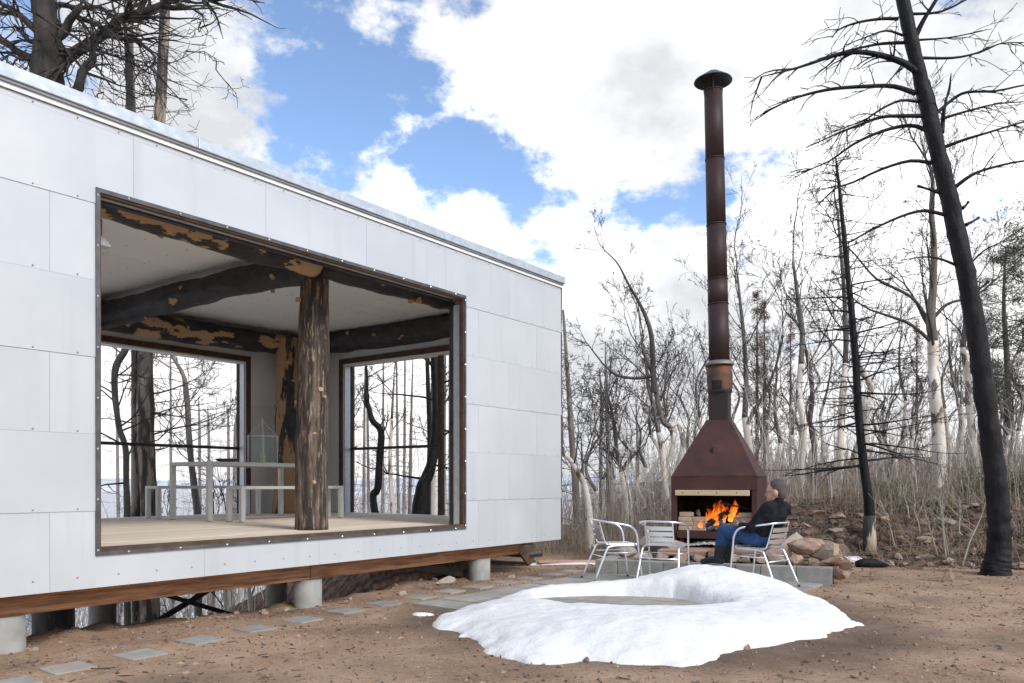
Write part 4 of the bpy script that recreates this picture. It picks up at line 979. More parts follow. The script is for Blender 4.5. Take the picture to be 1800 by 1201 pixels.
# hands closed round the mug
mugc = B(.285, .015, .735)
def hand(h, sgn):
    """palm with four fingers wrapping the mug and a thumb on the near side"""
    d = (mugc-h); d.z = 0; d.normalize(); sd = Vector((-d.y, d.x, 0))*sgn
    chains = [[(h-d*.055, .027), (h-d*.01+up*.004, .030), (h+d*.022+up*.010, .027)]]
    for i, ln_ in enumerate((.030, .036, .034, .026)):
        z_ = up*(.030-.019*i); a = h+d*.030+z_-sd*.004
        chains.append([(h+z_*.8, .0105), (a, .0098), (a+d*ln_*.9-sd*.014, .0092), (a+d*ln_*1.1-sd*.040, .0080)])
    chains.append([(h-d*.02+up*.02, .012), (h+d*.012+up*.042-sd*.010, .0105), (h+d*.040+up*.050-sd*.018, .009)])
    blob('hand', chains, m_skin, voxel=.0045, smooth=2)
hand(haL, -1); hand(haR, 1)
mug = empty('mug', mugc-up*.05); tag(mug, 'small steel mug held in both hands by the seated man', 'mug')
prof = [(.001, 0), (.036, 0), (.039, .01), (.041, .10), (.038, .10), (.035, .012), (.001, .010)]; k = 18
MB().add([(r*math.cos(a), r*math.sin(a), z) for r, z in prof for a in np.arange(k)*2*math.pi/k], [(i*k+j, i*k+(j+1) % k, (i+1)*k+(j+1) % k, (i+1)*k+j) for i in range(6) for j in range(k)]).build('cup', m_mug, mug, smooth=True)
MB().tube(spline([(.0, .040, .085), (.0, .066, .075), (.0, .068, .04), (.0, .04, .025)], 4), .005, 6).build('handle', m_mug, mug, smooth=True)

# ------------------------------------------------------------------ trees
def tubes_mesh(name, polys, k=4):
    """one mesh from many tapering polylines"""
    groups = {}
    for p, r in polys: groups.setdefault(len(p), []).append((p, r))
    Vs = []; Fs = []; base = 0
    ref = np.array((.31, .17, .93)); ang = np.arange(k)*2*math.pi/k; ca, sa = np.cos(ang), np.sin(ang)
    for n, lst in groups.items():
        P = np.array([p for p, r in lst], float); Rr = np.array([r for p, r in lst], float); M = len(lst)
        T = np.gradient(P, axis=1); T /= np.linalg.norm(T, axis=2, keepdims=True)+1e-9
        A = np.cross(T, ref); A /= np.linalg.norm(A, axis=2, keepdims=True)+1e-6; Bv = np.cross(T, A)
        V = P[:, :, None]+Rr[:, :, None, None]*(A[:, :, None]*ca[None, None, :, None]+Bv[:, :, None]*sa[None, None, :, None])
        Vs.append(V.reshape(-1, 3))
        i = np.arange(n-1)[:, None]*k+np.arange(k)[None, :]; j = np.arange(n-1)[:, None]*k+(np.arange(k)[None, :]+1) % k
        f = np.stack([i, j, j+k, i+k], -1).reshape(-1, 4)
        Fs.append((f[None]+(np.arange(M)*n*k)[:, None, None]+base).reshape(-1, 4)); base += M*n*k
    V = np.concatenate(Vs); Fc = np.concatenate(Fs)
    me = bpy.data.meshes.new(name); me.vertices.add(len(V)); me.vertices.foreach_set('co', V.ravel())
    me.loops.add(Fc.size); me.loops.foreach_set('vertex_index', Fc.ravel().astype(np.int32))
    me.polygons.add(len(Fc)); me.polygons.foreach_set('loop_start', np.arange(0, Fc.size, 4, dtype=np.int32))
    me.update(calc_edges=True); me.polygons.foreach_set('use_smooth', [True]*len(Fc))
    return me
def unit(v):
    l = math.sqrt(v[0]*v[0]+v[1]*v[1]+v[2]*v[2])+1e-9; return (v[0]/l, v[1]/l, v[2]/l)
def grow(out, p, d, L, r, lvl, prm, rg):
    n = prm['n'][lvl]; w = prm['w'][lvl]; tr = prm['trop'][lvl]; st = L/n
    pts = [p]; rad = [r]; dirs = [d]; x, y, z = p
    for i in range(n):
        d = unit((d[0]+rg.gauss(0, w), d[1]+rg.gauss(0, w), d[2]+rg.gauss(0, w)+tr+prm.get('tip', 0)*(i/n)))
        x += d[0]*st; y += d[1]*st; z += d[2]*st
        pts.append((x, y, z)); dirs.append(d); rad.append(max(prm['rmin'], r*(1-.82*(i+1)/n)))
    out.append((pts, rad))
    if lvl+1 < len(prm['n']):
        lo, hi = prm['kids'][lvl]
        for c in range(rg.randint(lo, hi)):
            f = rg.uniform(prm.get('from', .25), .98); i = min(n-1, int(f*n)); u = f*n-i
            a, b = pts[i], pts[i+1]; q = (a[0]+(b[0]-a[0])*u, a[1]+(b[1]-a[1])*u, a[2]+(b[2]-a[2])*u)
            sp = prm['spread'][lvl]; dd = dirs[i+1]
            nd = unit((dd[0]+rg.gauss(0, sp), dd[1]+rg.gauss(0, sp), dd[2]+rg.gauss(0, sp)*.8))
            grow(out, q, nd, L*prm['ratio'][lvl]*rg.uniform(.6, 1.15)*(1-.45*f), max(prm['rmin'], rad[i]*.62), lvl+1, prm, rg)
DECID = dict(n=(7, 6, 5, 4), w=(.14, .17, .2, .22), trop=(.07, .07, .05, .04), kids=((5, 8), (4, 7), (3, 5)), spread=(.55, .6, .6), ratio=(.62, .55, .5), rmin=.0032)
DECID3 = dict(n=(7, 5, 4), w=(.15, .18, .2), trop=(.08, .06, .05), kids=((6, 9), (4, 7)), spread=(.55, .6), ratio=(.55, .5), rmin=.0042)
DROOP = dict(n=(7, 4), w=(.05, .15), trop=(-.05, -.06), kids=((5, 9),), spread=(.5,), ratio=(.28,), rmin=.0035, tip=.10)
TWIGGY = dict(n=(6, 4), w=(.12, .2), trop=(.02, .03), kids=((4, 7),), spread=(.65,), ratio=(.45,), rmin=.004)
def trunk_obj(name, pts, rad, m, parent, k=14, lump=.06, seed=0, sub=5):
    P = spline(pts, sub); r = lerp_list(rad, len(P))
    n = len(P); v, f = tube_arrays(P, 1.0, k)
    c = np.repeat(np.array([tuple(p) for p in P]), k, 0); dv = v-c
    aa = np.tile(np.arange(k)*2*math.pi/k, n); zz = np.repeat(np.arange(n), k)
    nz = fbm(zz*.55+seed*3.1, np.cos(aa)*1.2+seed, 3, seed)+fbm(zz*.55+seed*1.7, np.sin(aa)*1.2+7, 3, seed+9)
    v = c+dv*(np.repeat(r, k)*(1+lump*5*nz))[:, None]
    return MB().add(v, f).build(name, m, parent, smooth=True)
def root_tree(name, base, label, cat='tree', group=None):
    o = empty(name, base); tag(o, label, cat, group); return o
def rel(pts, b): return [Vector(p)-b for p in pts]
def px_path(path, Y, seed=0, dj=.0):
    rg = random.Random(seed); return [W(px, py, Y+rg.uniform(-dj, dj)) for px, py in path]
def to_ground(pts):
    p = pts[0]; z = tz(p.x, p.y)-.12
    if p.z > z+.05: return [Vector((p.x, p.y, z))]+pts
    q = pts[0].copy(); q.z = z; pts[0] = q
    return pts
def along(pts, f):
    n = len(pts)-1; i = min(n-1, int(f*n)); u = f*n-i; return pts[i].lerp(pts[i+1], u), (pts[i+1]-pts[i]).normalized()
def add_crown(parent, polys, m, k=4, name='crown'):
    if polys:
        o = link(name, tubes_mesh(name, polys, k), m, parent)
        if name != 'crown': tag(o, kind='stuff')
def add_limbs(parent, groups, b, m, k=6):
    for g in groups:
        if g: link('branch', tubes_mesh('branch', [([tuple(Vector(p)-b) for p in q], r_) for q, r_ in g], k), m, parent)
# -- charred tree leaning over the clearing (limbs read off one by one)
def limb(path, Y, r0, r1, rg, out, twigs=8, tl=.45, prm=DROOP, dj=.25, sway=0.0):
    y = Y; pts = []
    for i, (px, py) in enumerate(path):
        pts.append(W(px, py, y)); y += sway+rg.uniform(-dj, dj)*.4
    P = spline(pts, 3); r = lerp_list([r0, r0*.72, r0*.5, r1], len(P)); out.append(([tuple(p) for p in P], list(r)))
    for _ in range(twigs):
        f = rg.uniform(.15, 1); p, d = along(P, f); nd = unit((d.x+rg.gauss(0, .7), d.y+rg.gauss(0, .7), d.z+rg.gauss(0, .5)-.25))
        grow(out, tuple(p), nd, tl*rg.uniform(.4, 1.2), max(.004, r0*.28), 0, dict(n=(5, 3), w=(.16, .2), trop=(-.03, 0), kids=((1, 4),), spread=(.6,), ratio=(.45,), rmin=.0035), rg)
def c4(*pts): return [(1300+x/2.402, y/2.402) for x, y in pts]
def leaning_tree():
    Y = 10.6; rg = random.Random(3)
    path = [(1750,1016),(1752,995),(1757,950),(1752,860),(1735,720),(1712,560),(1680,400),(1640,230),(1600,60),(1575,-60),(1545,-200),(1510,-360)]
    pts = to_ground(px_path(path, Y)); b = Vector((pts[0].x, pts[0].y, tz(pts[0].x, pts[0].y)))
    root = root_tree('charred_tree', b, 'tall charred black tree leaning over the right of the clearing')
    r = [x/F*Y for x in (34, 28, 22.5, 19, 18, 17, 16, 15, 13, 11.5, 10, 8, 6)][-len(pts):]
    trunk_obj('trunk', rel(pts, b), r, m_char_patch, root, k=30, lump=.055, seed=4, sub=16)
    out = []
    for p_, r0, tw in ((c4((780,330),(700,270),(600,235),(500,220),(400,235),(250,285),(90,325)), .05, 20), (c4((745,395),(650,365),(540,365),(400,375),(280,400),(200,430),(120,465)), .034, 12),
                       (c4((790,490),(700,490),(600,495),(500,530),(400,570),(280,625)), .03, 12), (c4((800,555),(720,530),(600,555),(480,610),(380,680),(260,730)), .03, 10),
                       (c4((825,690),(720,680),(600,715),(480,770),(400,800),(320,880)), .026, 10), (c4((875,910),(780,890),(680,915),(560,970),(470,1020),(390,1060)), .026, 6),
                       (c4((915,1120),(850,1095),(780,1085),(680,1100)), .02, 2), (c4((670,80),(600,80),(500,95),(420,125),(390,160)), .024, 10), (c4((700,180),(600,185),(520,200),(450,215),(330,250)), .024, 8),
                       (c4((760,430),(680,425),(600,460),(540,500),(470,530),(390,560)), .02, 8), (c4((690,150),(620,130),(540,155),(450,190)), .018, 8),
                       (c4((855,560),(865,450),(885,380),(893,310)), .034, 2), (c4((745,150),(780,80),(830,0),(870,-80),(900,-200)), .04, 4), (c4((830,480),(900,420),(960,390),(1080,385),(1201,360),(1300,350)), .026, 14),
                       (c4((870,620),(950,590),(1050,560),(1200,515),(1300,500)), .024, 12), (c4((910,790),(980,740),(1060,710),(1200,680),(1300,690)), .028, 8), (c4((860,500),(960,470),(1080,440),(1200,430)), .02, 14),
                       (c4((765,245),(900,245),(1000,225),(1100,185),(1200,180)), .02, 12), (c4((740,170),(880,160),(1030,130)), .016, 8), (c4((700,60),(850,50),(1000,-20),(1150,-40)), .02, 8),
                       (c4((960,1130),(1030,1060),(1110,1020),(1200,960)), .016, 8)):
        g = []; limb(p_, Y, r0, .006, rg, g, tw, .55); out.append(g)
    for a in (((850,815),(800,800),(750,785)), ((955,950),(985,935),(1010,920)), ((940,880),(955,868),(967,852)), ((975,1240),(1020,1215),(1050,1190))):
        g = []; limb(c4(*a), Y, .028, .02, rg, g, 0); out.append(g)
    add_limbs(root, out, b, m_char)
leaning_tree()
def conifer(name, label, path, Y, hw, m_t, m_b, nb=70, bl=1.6, from_=.2, seed=1, group=None, prm=DROOP, ground=True, rb=.014, kt=12):
    rg = random.Random(seed); pts = px_path(path, Y)
    if ground: pts = to_ground(pts)
    b = Vector((pts[0].x, pts[0].y, tz(pts[0].x, pts[0].y))) if ground else pts[0].copy()
    root = root_tree(name, b, label, group=group)
    r = list(lerp_list([x/F*Y for x in hw], len(pts))); trunk_obj('trunk', rel(pts, b), r, m_t, root, k=kt, lump=.035, seed=seed)
    out = []
    for i in range(nb):
        f = from_+(1-from_)*(i+rg.random())/nb; p, d = along(pts, min(.995, f)); a = rg.uniform(0, 6.283)
        L_ = bl*(1.05-.8*((f-from_)/(1-from_)))*rg.uniform(.5, 1.15)
        grow(out, tuple(p-b), unit((math.cos(a), math.sin(a), rg.uniform(-.1, .35))), L_, rb*rg.uniform(.6, 1.2)*(1.1-.6*f), 0, prm, rg)
    add_crown(root, out, m_b, 4, 'branches'); return root
def c3(*pts): return [(1280+x/2.86, 480+y/2.86) for x, y in pts]
conifer('charred_tree', 'slim straight charred tree with a pale scar at its foot, behind the hearth', [(1524,986),(1528,896),(1518,816),(1509,725),(1504,637),(1497,550),(1490,480),(1475,328),(1469,275)],
        12.9, [10, 8.8, 7.2, 6.6, 6.2, 5.8, 4.8, 2.6, .8], m_char_patch, m_char, nb=105, bl=1.7, from_=.24, seed=11, rb=.021)
p = G(1524, 984); o = MB().tube([p-p+Vector((0, 0, -.1)), Vector((0, 0, .12)), Vector((0, 0, .5))], [.112, .10, .09], 14).build('burnt_stump', m_stump, smooth=True)
o.location = (p.x+.0, p.y-.09, tz(p.x, p.y)); tag(o, 'scarred pale and black stump shell at the foot of the slim charred tree', 'stump')
lo = G(1532, 997); o = MB().tube([(-.22, 0, .05), (-.1, .02, .06), (.05, 0, .06), (.24, -.02, .03)], [.05, .075, .07, .02], 10).build('burnt_log', m_char_patch, smooth=True)
o.location = (lo.x, lo.y, tz(lo.x, lo.y)); o.rotation_euler = (0, 0, .1); tag(o, 'short burnt log lying beside the slim charred tree', 'log')
# -- aspens with stripped pale trunks
def aspen(label, path, Y, hw, split, seed, limbs=7, Lm=2.4, extra=(), group=None, m_hi=None, prm=DECID):
    rg = random.Random(seed); pts = to_ground(px_path(path, Y, seed, .12)); b = Vector((pts[0].x, pts[0].y, tz(pts[0].x, pts[0].y)))
    root = root_tree('aspen_tree', b, label, group=group)
    r = list(lerp_list([x/F*Y for x in hw], len(pts))*np.linspace(1, .62, len(pts))); s = max(1, min(len(pts)-2, int(round(split*(len(pts)-1)))))
    trunk_obj('peeled_trunk', rel(pts[:s+1], b), r[:s+1], m_peel, root, seed=seed); trunk_obj('upper_trunk', rel(pts[s:], b), [q*.97 for q in r[s:]], m_hi or m_barkgrey, root, seed=seed+1)
    out = []
    for i in range(limbs):
        f = .50+.5*(i+rg.random())/limbs; p, d = along(pts, min(.99, f)); a = rg.uniform(0, 6.28)
        grow(out, tuple(p-b), unit((d.x*.6+math.cos(a)*.75, d.y*.6+math.sin(a)*.75, d.z*.7+.25)), Lm*rg.uniform(.6, 1.1)*(1.25-.5*f), max(.014, r[min(len(r)-1, int(f*len(r)))]*.36), 0, prm, rg)
    grow(out, tuple(pts[-1]-b), unit((rg.gauss(0, .2), rg.gauss(0, .2), 1)), Lm*.9, r[-1]*.7, 0, prm, rg)
    for ep in extra:                                        # named side limbs
        E = px_path(ep[0], Y, seed+3, .1); out.append(([tuple(p-b) for p in spline(E, 3)], list(lerp_list([x/F*Y for x in ep[1]], len(spline(E, 3))))))
        d = (E[-1]-E[-2]).normalized(); grow(out, tuple(E[-1]-b), tuple(d), Lm*.6, ep[1][-1]/F*Y, 0, prm, rg)
    add_crown(root, out, m_barkdark if m_hi is None else m_hi, 4); return root
A = aspen
A('aspen with a thick white stripped trunk band beside the charred leaning tree', [(1657,900),(1653,850),(1651,800),(1648,745),(1643,690),(1641,645),(1640,600),(1636,560),(1640,500),(1642,440),(1638,380),(1640,320)], 17, [13, 12, 12, 11.5, 11, 9, 8, 6], .52, 21, 8, 2.6,
  extra=(([(1636,600),(1600,570),(1560,555),(1530,545)], (4, 3.2, 2.5, 1.8)), ([(1638,575),(1610,530),(1580,510),(1540,490),(1505,450)], (4, 3.5, 3, 2.5, 2)), ([(1640,560),(1665,535),(1700,525)], (3.4, 2.8, 2))))
A('slender aspen with a white lower stem just left of the charred leaning tree', [(1716,890),(1712,800),(1705,730),(1700,660),(1692,610),(1697,560),(1685,480),(1680,400)], 19, [7, 7, 6.5, 6, 5, 3.5], .5, 22, 5, 2.6)
A('aspen with two narrow pale stems standing left of the slim charred tree', [(1413,905),(1411,850),(1410,800),(1412,745),(1404,690),(1408,640),(1410,580),(1402,520),(1394,460)], 18, [8, 7.5, 7, 6.5, 6, 4], .6, 23, 7, 2.2,
  extra=(([(1432,895),(1431,840),(1432,790),(1424,740),(1428,690),(1420,630),(1412,600)], (6, 6, 5.5, 5, 5, 4, 3)),))
A('straight white aspen behind the shoulder of the seated man', [(1473,905),(1474,850),(1477,790),(1479,740),(1482,690),(1486,640),(1487,590),(1484,520),(1478,440),(1472,370)], 19, [8, 7.5, 7, 6.5, 6, 5, 3], .58, 24, 8, 2.2)
A('aspen whose cream trunk bows behind the slim charred tree', [(1521,860),(1521,800),(1521,745),(1521,712),(1531,690),(1527,672),(1516,655),(1509,640),(1503,590),(1494,520)], 20, [6, 6, 6.5, 6.5, 6, 5, 4], .72, 25, 5, 2.6)
A('short broken aspen with a torn pale trunk in the thicket', [(1556,880),(1553,850),(1548,815),(1550,790),(1557,770),(1552,740)], 21, [6, 6, 6, 5.5, 4, 2.5], .7, 26, 5, 1.8, extra=(([(1553,850),(1562,825),(1570,805)], (4.5, 4, 3)),), prm=DECID3)
A('pale double stemmed aspen near the pines on the bank', [(1692,880),(1690,830),(1686,780),(1690,740),(1684,700),(1672,650),(1668,600)], 23, [6, 6, 5.5, 5, 4, 3], .7, 27, 5, 2.4, prm=DECID3)
A('twisted aspen with a bare orange stem left of the fireplace', [(1186,930),(1189,880),(1190,830),(1198,800),(1201,775),(1193,745),(1178,750),(1165,740),(1155,700),(1150,665),(1140,640),(1128,610)], 17, [7, 6.5, 6.5, 6, 6, 6.5, 6, 6, 6, 6, 5, 3.5], .55, 28, 9, 2.0,
  extra=(([(1150,690),(1148,650),(1145,590),(1130,545),(1105,500),(1090,470)], (6, 5.5, 4.5, 3.5, 2.5, 1.6)), ([(1148,660),(1120,665),(1085,660),(1060,640)], (4, 3, 2.4, 1.6))))
A('aspen with a pale stem bending behind the twisted one', [(1172,930),(1170,860),(1165,800),(1158,760),(1150,720),(1140,680),(1135,630)], 19, [6, 6, 6, 5.5, 5, 4], .5, 29, 6, 1.7)
A('stripped aspen pair standing behind the empty chairs', [(1098,945),(1100,900),(1097,860),(1092,830),(1084,790),(1078,740),(1070,700)], 18, [6, 6, 5.5, 5, 4, 3], .5, 30, 6, 1.7, extra=(([(1106,945),(1104,890),(1101,860)], (5, 4.5, 4)),), m_hi=m_barkdark)
A('crooked white aspen beside the end of the cabin', [(1039,985),(1037,940),(1034,890),(1026,850),(1012,825),(1003,810),(990,798),(975,770)], 14, [8, 7.5, 7, 6, 6, 5.5, 5, 4], .82, 31, 4, 2.2)
A('aspen with a cream stem rising behind the fireplace hood', [(1319,860),(1318,810),(1316,780),(1309,735),(1311,695),(1311,650),(1308,600),(1302,540),(1296,480)], 20, [6.5, 6.5, 6.5, 6.5, 6, 5.5, 4.5, 3], .5, 32, 9, 2.6,
  extra=(([(1313,745),(1330,715),(1345,690),(1362,650),(1375,600)], (4, 3.5, 3, 2.2, 1.6)),))
A('pale aspen trunk between the thicket and the hearth stones', [(1368,900),(1366,840),(1372,780),(1362,720),(1366,650)], 24, [5, 5, 4.5, 4, 3], .45, 33, 7, 3.0)
for i, (px, Y, hh) in enumerate(((1131, 21, 730), (1062, 22, 770), (1247, 24, 640), (1222, 26, 690), (1350, 25, 650), (1447, 24, 640), (1590, 24, 600), (1613, 27, 690), (1745, 25, 640), (1776, 22, 690), (1540, 28, 700), (1408, 28, 690), (1285, 28, 650), (1045, 18, 760), (1085, 24, 700), (1110, 19, 740), (1150, 23, 690), (1178, 25, 640), (1205, 20, 700), (1232, 30, 620), (1332, 22, 700), (1385, 21, 690), (1430, 26, 620), (1500, 24, 660), (1568, 19, 700), (1605, 22, 640), (1665, 24, 620), (1700, 28, 640), (1760, 19, 690), (1790, 26, 600))):
    rg = random.Random(300+i); x = px
    path = [(x, 915)]+[(x+rg.uniform(-9, 9)+j*rg.uniform(-3, 3), 915-(915-hh)*j/6) for j in range(1, 7)]
    A('bare aspen with a patchy pale trunk in the wood behind the clearing', path, Y, [5, 4.6, 4.2, 3.5, 2.2], .4+.3*rg.random(), 60+i, 6, 1.9, group='aspens in the wood', prm=DECID3)
# -- dead poles and conifers right of the cabin
for i, (path, Y, hw) in enumerate((([(1016,950),(1012,860),(1006,783),(1000,690),(995,620),(990,545)], 16, [8, 7, 6, 5, 3.5, 2]), ([(1070,940),(1069,800),(1066,690),(1064,600)], 22, [5, 4, 3, 1]),
                                   ([(1058,940),(1056,820),(1057,720),(1055,660)], 25, [4, 3.5, 3, 1]), ([(1120,920),(1121,800),(1118,700)], 27, [4, 3, 1]), ([(1023,950),(1025,850),(1021,760)], 24, [4, 3, 1]))):
    conifer('dead_conifer', 'grey fire killed conifer pole in the wood past the end of the cabin', path, Y, hw, m_pole, m_barkdark, nb=46, bl=.9, from_=.15, seed=80+i, group='dead poles past the cabin', rb=.009, kt=8)
# -- trees behind the cabin
conifer('dead_conifer', 'broad flaking dead conifer with a forked top standing behind the rear opening', [(264,930),(258,820),(256,720),(256,610),(262,480),(270,400),(281,200),(288,60),(292,-60),(296,-200)], 13.4,
        [16, 15.5, 15, 14.5, 11, 10.5, 9.5, 9, 8, 5], m_barktan, m_barkgrey, nb=64, bl=1.7, from_=.22, seed=41, prm=TWIGGY, rb=.022)
conifer('dead_conifer', 'thin dead conifer rising over the cabin roof beside the forked one', [(240,640),(236,480),(232,320),(230,190),(226,60),(224,-60),(222,-160)], 13.6, [9, 9, 9, 8.5, 8, 7, 4], m_barktan, m_barkgrey, nb=46, bl=1.3, from_=.35, seed=42, prm=TWIGGY, rb=.016)
def oak():
    Y = 12.3; rg = random.Random(5); s = 3.53; cc = lambda *p: [(x/s, y/s) for x, y in p]
    path = cc((330,2000),(325,1400),(310,800),(295,520),(290,400),(298,250),(280,100),(265,-60),(250,-250),(240,-420))
    pts = to_ground(px_path(path, Y)); b = Vector((pts[0].x, pts[0].y, tz(pts[0].x, pts[0].y)))
    root = root_tree('oak_tree', b, 'massive dark tree with crooked limbs behind the cabin roof')
    trunk_obj('trunk', rel(pts, b), [x/F*Y for x in lerp_list([32, 32, 31, 29, 25, 22, 21, 20, 16, 10], len(pts))], m_oak, root, k=20, lump=.05, seed=6)
    out = []
    for p_, r0, tw in ((cc((320,440),(420,360),(520,290),(650,210),(760,110),(900,70),(1060,10),(1200,-10),(1350,10)), .10, 34), (cc((330,560),(470,575),(510,450),(575,370),(560,305),(490,320),(400,400),(330,430)), .09, 18),
                       (cc((270,400),(120,330),(50,270),(-30,220),(-160,160)), .075, 16), (cc((270,230),(150,120),(80,60),(0,20),(-120,-60)), .065, 16), (cc((310,260),(400,200),(430,130),(500,40),(530,-60),(600,-200)), .085, 16),
                       (cc((300,60),(380,30),(480,50),(620,45),(700,100),(780,170)), .05, 18), (cc((640,215),(760,240),(840,250),(960,350),(940,420),(980,470)), .04, 14), (cc((480,110),(600,150),(700,210),(800,260),(920,240),(1010,250)), .04, 16),
                       (cc((280,330),(200,260),(150,230),(90,150)), .04, 12), (cc((330,300),(430,310),(520,270),(560,260)), .04, 10), (cc((250,350),(140,370),(60,340),(0,385)), .03, 10), (cc((860,85),(900,0),(960,-80),(1050,-160)), .05, 14)):
        g = []; limb(p_, Y, r0, .008, rg, g, tw, 1.1, dj=.35); out.append(g)
        for _ in range(tw//3):
            q, r_ = R.choice(g); p = R.choice(q[1:])
            grow(g, p, unit((rg.gauss(0, 1), rg.gauss(0, .5), rg.gauss(.1, .7))), rg.uniform(.5, 1.3), .012, 0, dict(n=(6, 4, 3), w=(.28, .3, .3), trop=(.02, 0, 0), kids=((3, 5), (2, 4)), spread=(.7, .7), ratio=(.5, .5), rmin=.004), rg)
    add_limbs(root, out, b, m_oak)
oak()
def winding(name, label, path, Y, hw, m_t, seed, limbs, Lm, prm=TWIGGY, lo=.2, rb=.018, m_b=None, group=None):
    rg = random.Random(seed); pts = to_ground(px_path(path, Y)); b = Vector((pts[0].x, pts[0].y, tz(pts[0].x, pts[0].y))); root = root_tree(name, b, label, group=group)
    r = list(lerp_list([x/F*Y for x in hw], len(pts))); trunk_obj('trunk', rel(pts, b), r, m_t, root, seed=seed, lump=.05); out = []
    for i in range(limbs):
        f = lo+(1-lo)*(i+rg.random())/limbs; p, d = along(pts, min(.99, f)); a = rg.uniform(0, 6.28)
        g = []; grow(g, tuple(p-b), unit((math.cos(a), math.sin(a)*.6, rg.uniform(-.1, .6))), Lm*rg.uniform(.5, 1.2), rb*(1.1-.5*f), 0, prm, rg); out.append(g)
    add_limbs(root, out, Vector((0, 0, 0)), m_b or m_t, 5)
winding('burnt_tree', 'thin winding grey tree at the left of the rear opening', [(224,930),(222,850),(221,791),(210,754),(205,721),(201,677),(205,642),(221,613),(232,570),(236,520)], 12.6, [6, 5.5, 5, 5, 5, 5.5, 6, 6, 5], m_barkgrey, 43, 16, 1.2, m_b=m_barkdark)
winding('burnt_tree', 'bushy bare tree in the middle of the rear opening', [(348,940),(342,860),(335,800),(332,765),(330,721),(326,677),(320,655),(305,630),(290,600)], 15, [6, 6, 5.5, 5, 5, 4, 3, 2], m_barkgrey, 44, 24, 1.3, prm=DECID3, m_b=m_barkgrey, lo=.3, rb=.013)
winding('burnt_tree', 'black snag with a crooked wavy stem in the end opening', [(660,930),(659,902),(656,872),(664,857),(667,807),(670,760),(655,740),(649,720),(644,702),(645,670),(643,640)], 15.2, [8, 7.5, 7, 6.5, 6.5, 6, 5.5, 5, 4.5, 3, 2], m_char, 45, 7, .7, lo=.4, rb=.02)
winding('burnt_tree', 'thick black burnt tree curving up behind the end opening post', [(738,935),(737,905),(742,860),(757,820),(765,770),(767,720),(765,670),(764,632),(762,580),(758,530)], 14.2, [15, 14.5, 13, 11, 8.5, 8, 7.5, 7, 6, 4], m_char, 46, 14, 1.3, lo=.3, rb=.028)
winding('burnt_tree', 'slim scorched stem close to the thick burnt tree in the end opening', [(752,935),(753,860),(755,780),(753,700),(751,640),(748,560)], 15.4, [5, 4.8, 4.5, 4, 3.6, 3], m_char_patch, 47, 9, .8, lo=.3, rb=.014)
ROOF = lambda px: 118+.379*px
i = 0; rg = random.Random(91)
for px in (350, 366, 401, 414, 611, 622, 641, 645, 674, 697, 712, 724, 783, 790, 205, 300, 480, 540, 830, 880, 930, 965):
    Y = rg.uniform(17, 30); top = max(ROOF(px)+25, rg.uniform(430, 640)); x = px; ln_ = rg.uniform(-6, 6)
    if px in (350, 366, 401, 414): top = rg.uniform(690, 740)
    conifer('dead_conifer', 'grey dead conifer pole down the slope behind the cabin', [(x+ln_, 960), (x+ln_*.6, 860), (x+ln_*.3, 760), (x, (760+top)/2 if top < 740 else 750), (x-ln_*.3, top)], Y, [3.2, 3.0, 2.6, 1.8, .6], m_pole, m_barkgrey, nb=34, bl=.75, from_=.3, seed=200+i, group='dead poles behind the cabin', rb=.008, kt=8); i += 1
# -- thickets of saplings: nobody could count them
def thicket(name, label, xy, hmin, hmax, r0, m, seed, tw=5, lean=.10):
    rg = np.random.default_rng(seed); n = len(xy); x, y = xy[:, 0], xy[:, 1]; z = terrain(x, y)-.05
    h = rg.uniform(hmin, hmax, n)*(.6+.8*vnoise(x*.4, y*.4, seed)); lx, ly = rg.normal(0, lean, n), rg.normal(0, lean, n)
    u = np.linspace(0, 1, 5); wob = rg.normal(0, .035, (n, 5, 2)).cumsum(1)*h[:, None, None]*.5
    P = np.stack([x[:, None]+lx[:, None]*h[:, None]*u**1.4+wob[:, :, 0], y[:, None]+ly[:, None]*h[:, None]*u**1.4+wob[:, :, 1], z[:, None]+h[:, None]*u], -1)
    r = r0*rg.uniform(.5, 1.4, n)[:, None]*(1-.8*u)[None]
    polys = list(zip(P, r))
    for k_ in range(tw):
        f = rg.uniform(.25, .95, n); i = np.minimum(3, (f*4).astype(int)); q = P[np.arange(n), i]+(P[np.arange(n), i+1]-P[np.arange(n), i])*(f*4-i)[:, None]
        a = rg.uniform(0, 6.28, n); L_ = h*rg.uniform(.10, .32, n)*(1.2-f); el = rg.uniform(.3, 1.3, n)
        d = np.stack([np.cos(a), np.sin(a), el], -1); d /= np.linalg.norm(d, axis=1, keepdims=True)
        T = np.stack([q, q+d*(L_*.5)[:, None], q+d*L_[:, None]+np.array((0, 0, .12))*L_[:, None]], 1)
        rr = r0*.5*np.ones((n, 1))*np.array((1, .7, .35))[None]; polys += list(zip(T, rr))
    tag(link(name, tubes_mesh(name, polys, 3), m), label, 'thicket', kind='stuff')
def scatter_px(n, seed, x0, x1, ya, yb, cond):
    rg = np.random.default_rng(seed); Y = ya+(yb-ya)*rg.random(n)**1.15; px = rg.uniform(x0, x1, n); X = (px-CX)/F*Y
    k_ = cond(X, Y); return np.stack([X[k_], Y[k_]], -1)
def right_ok(X, Y):
    t, s = ts(X, Y); yf = np.where(X > 4.8, 12.1-.42*(np.minimum(X, 14)-4.8), 12.1+1.0*(4.8-X))
    return (t > 10.2) & (Y > np.where(X > 3.6, yf+2.1, 13.2)) & (np.hypot(X-3.0, Y-11.6) > 1.6)
def left_ok(X, Y):
    t, s = ts(X, Y); return (s > 8.2)
thicket('thicket', 'dense brown thicket of bare saplings behind the clearing', scatter_px(3300, 1, 960, 1960, 13.2, 30, right_ok), .4, 1.35, .007, m_twig, 1, 6, .18)
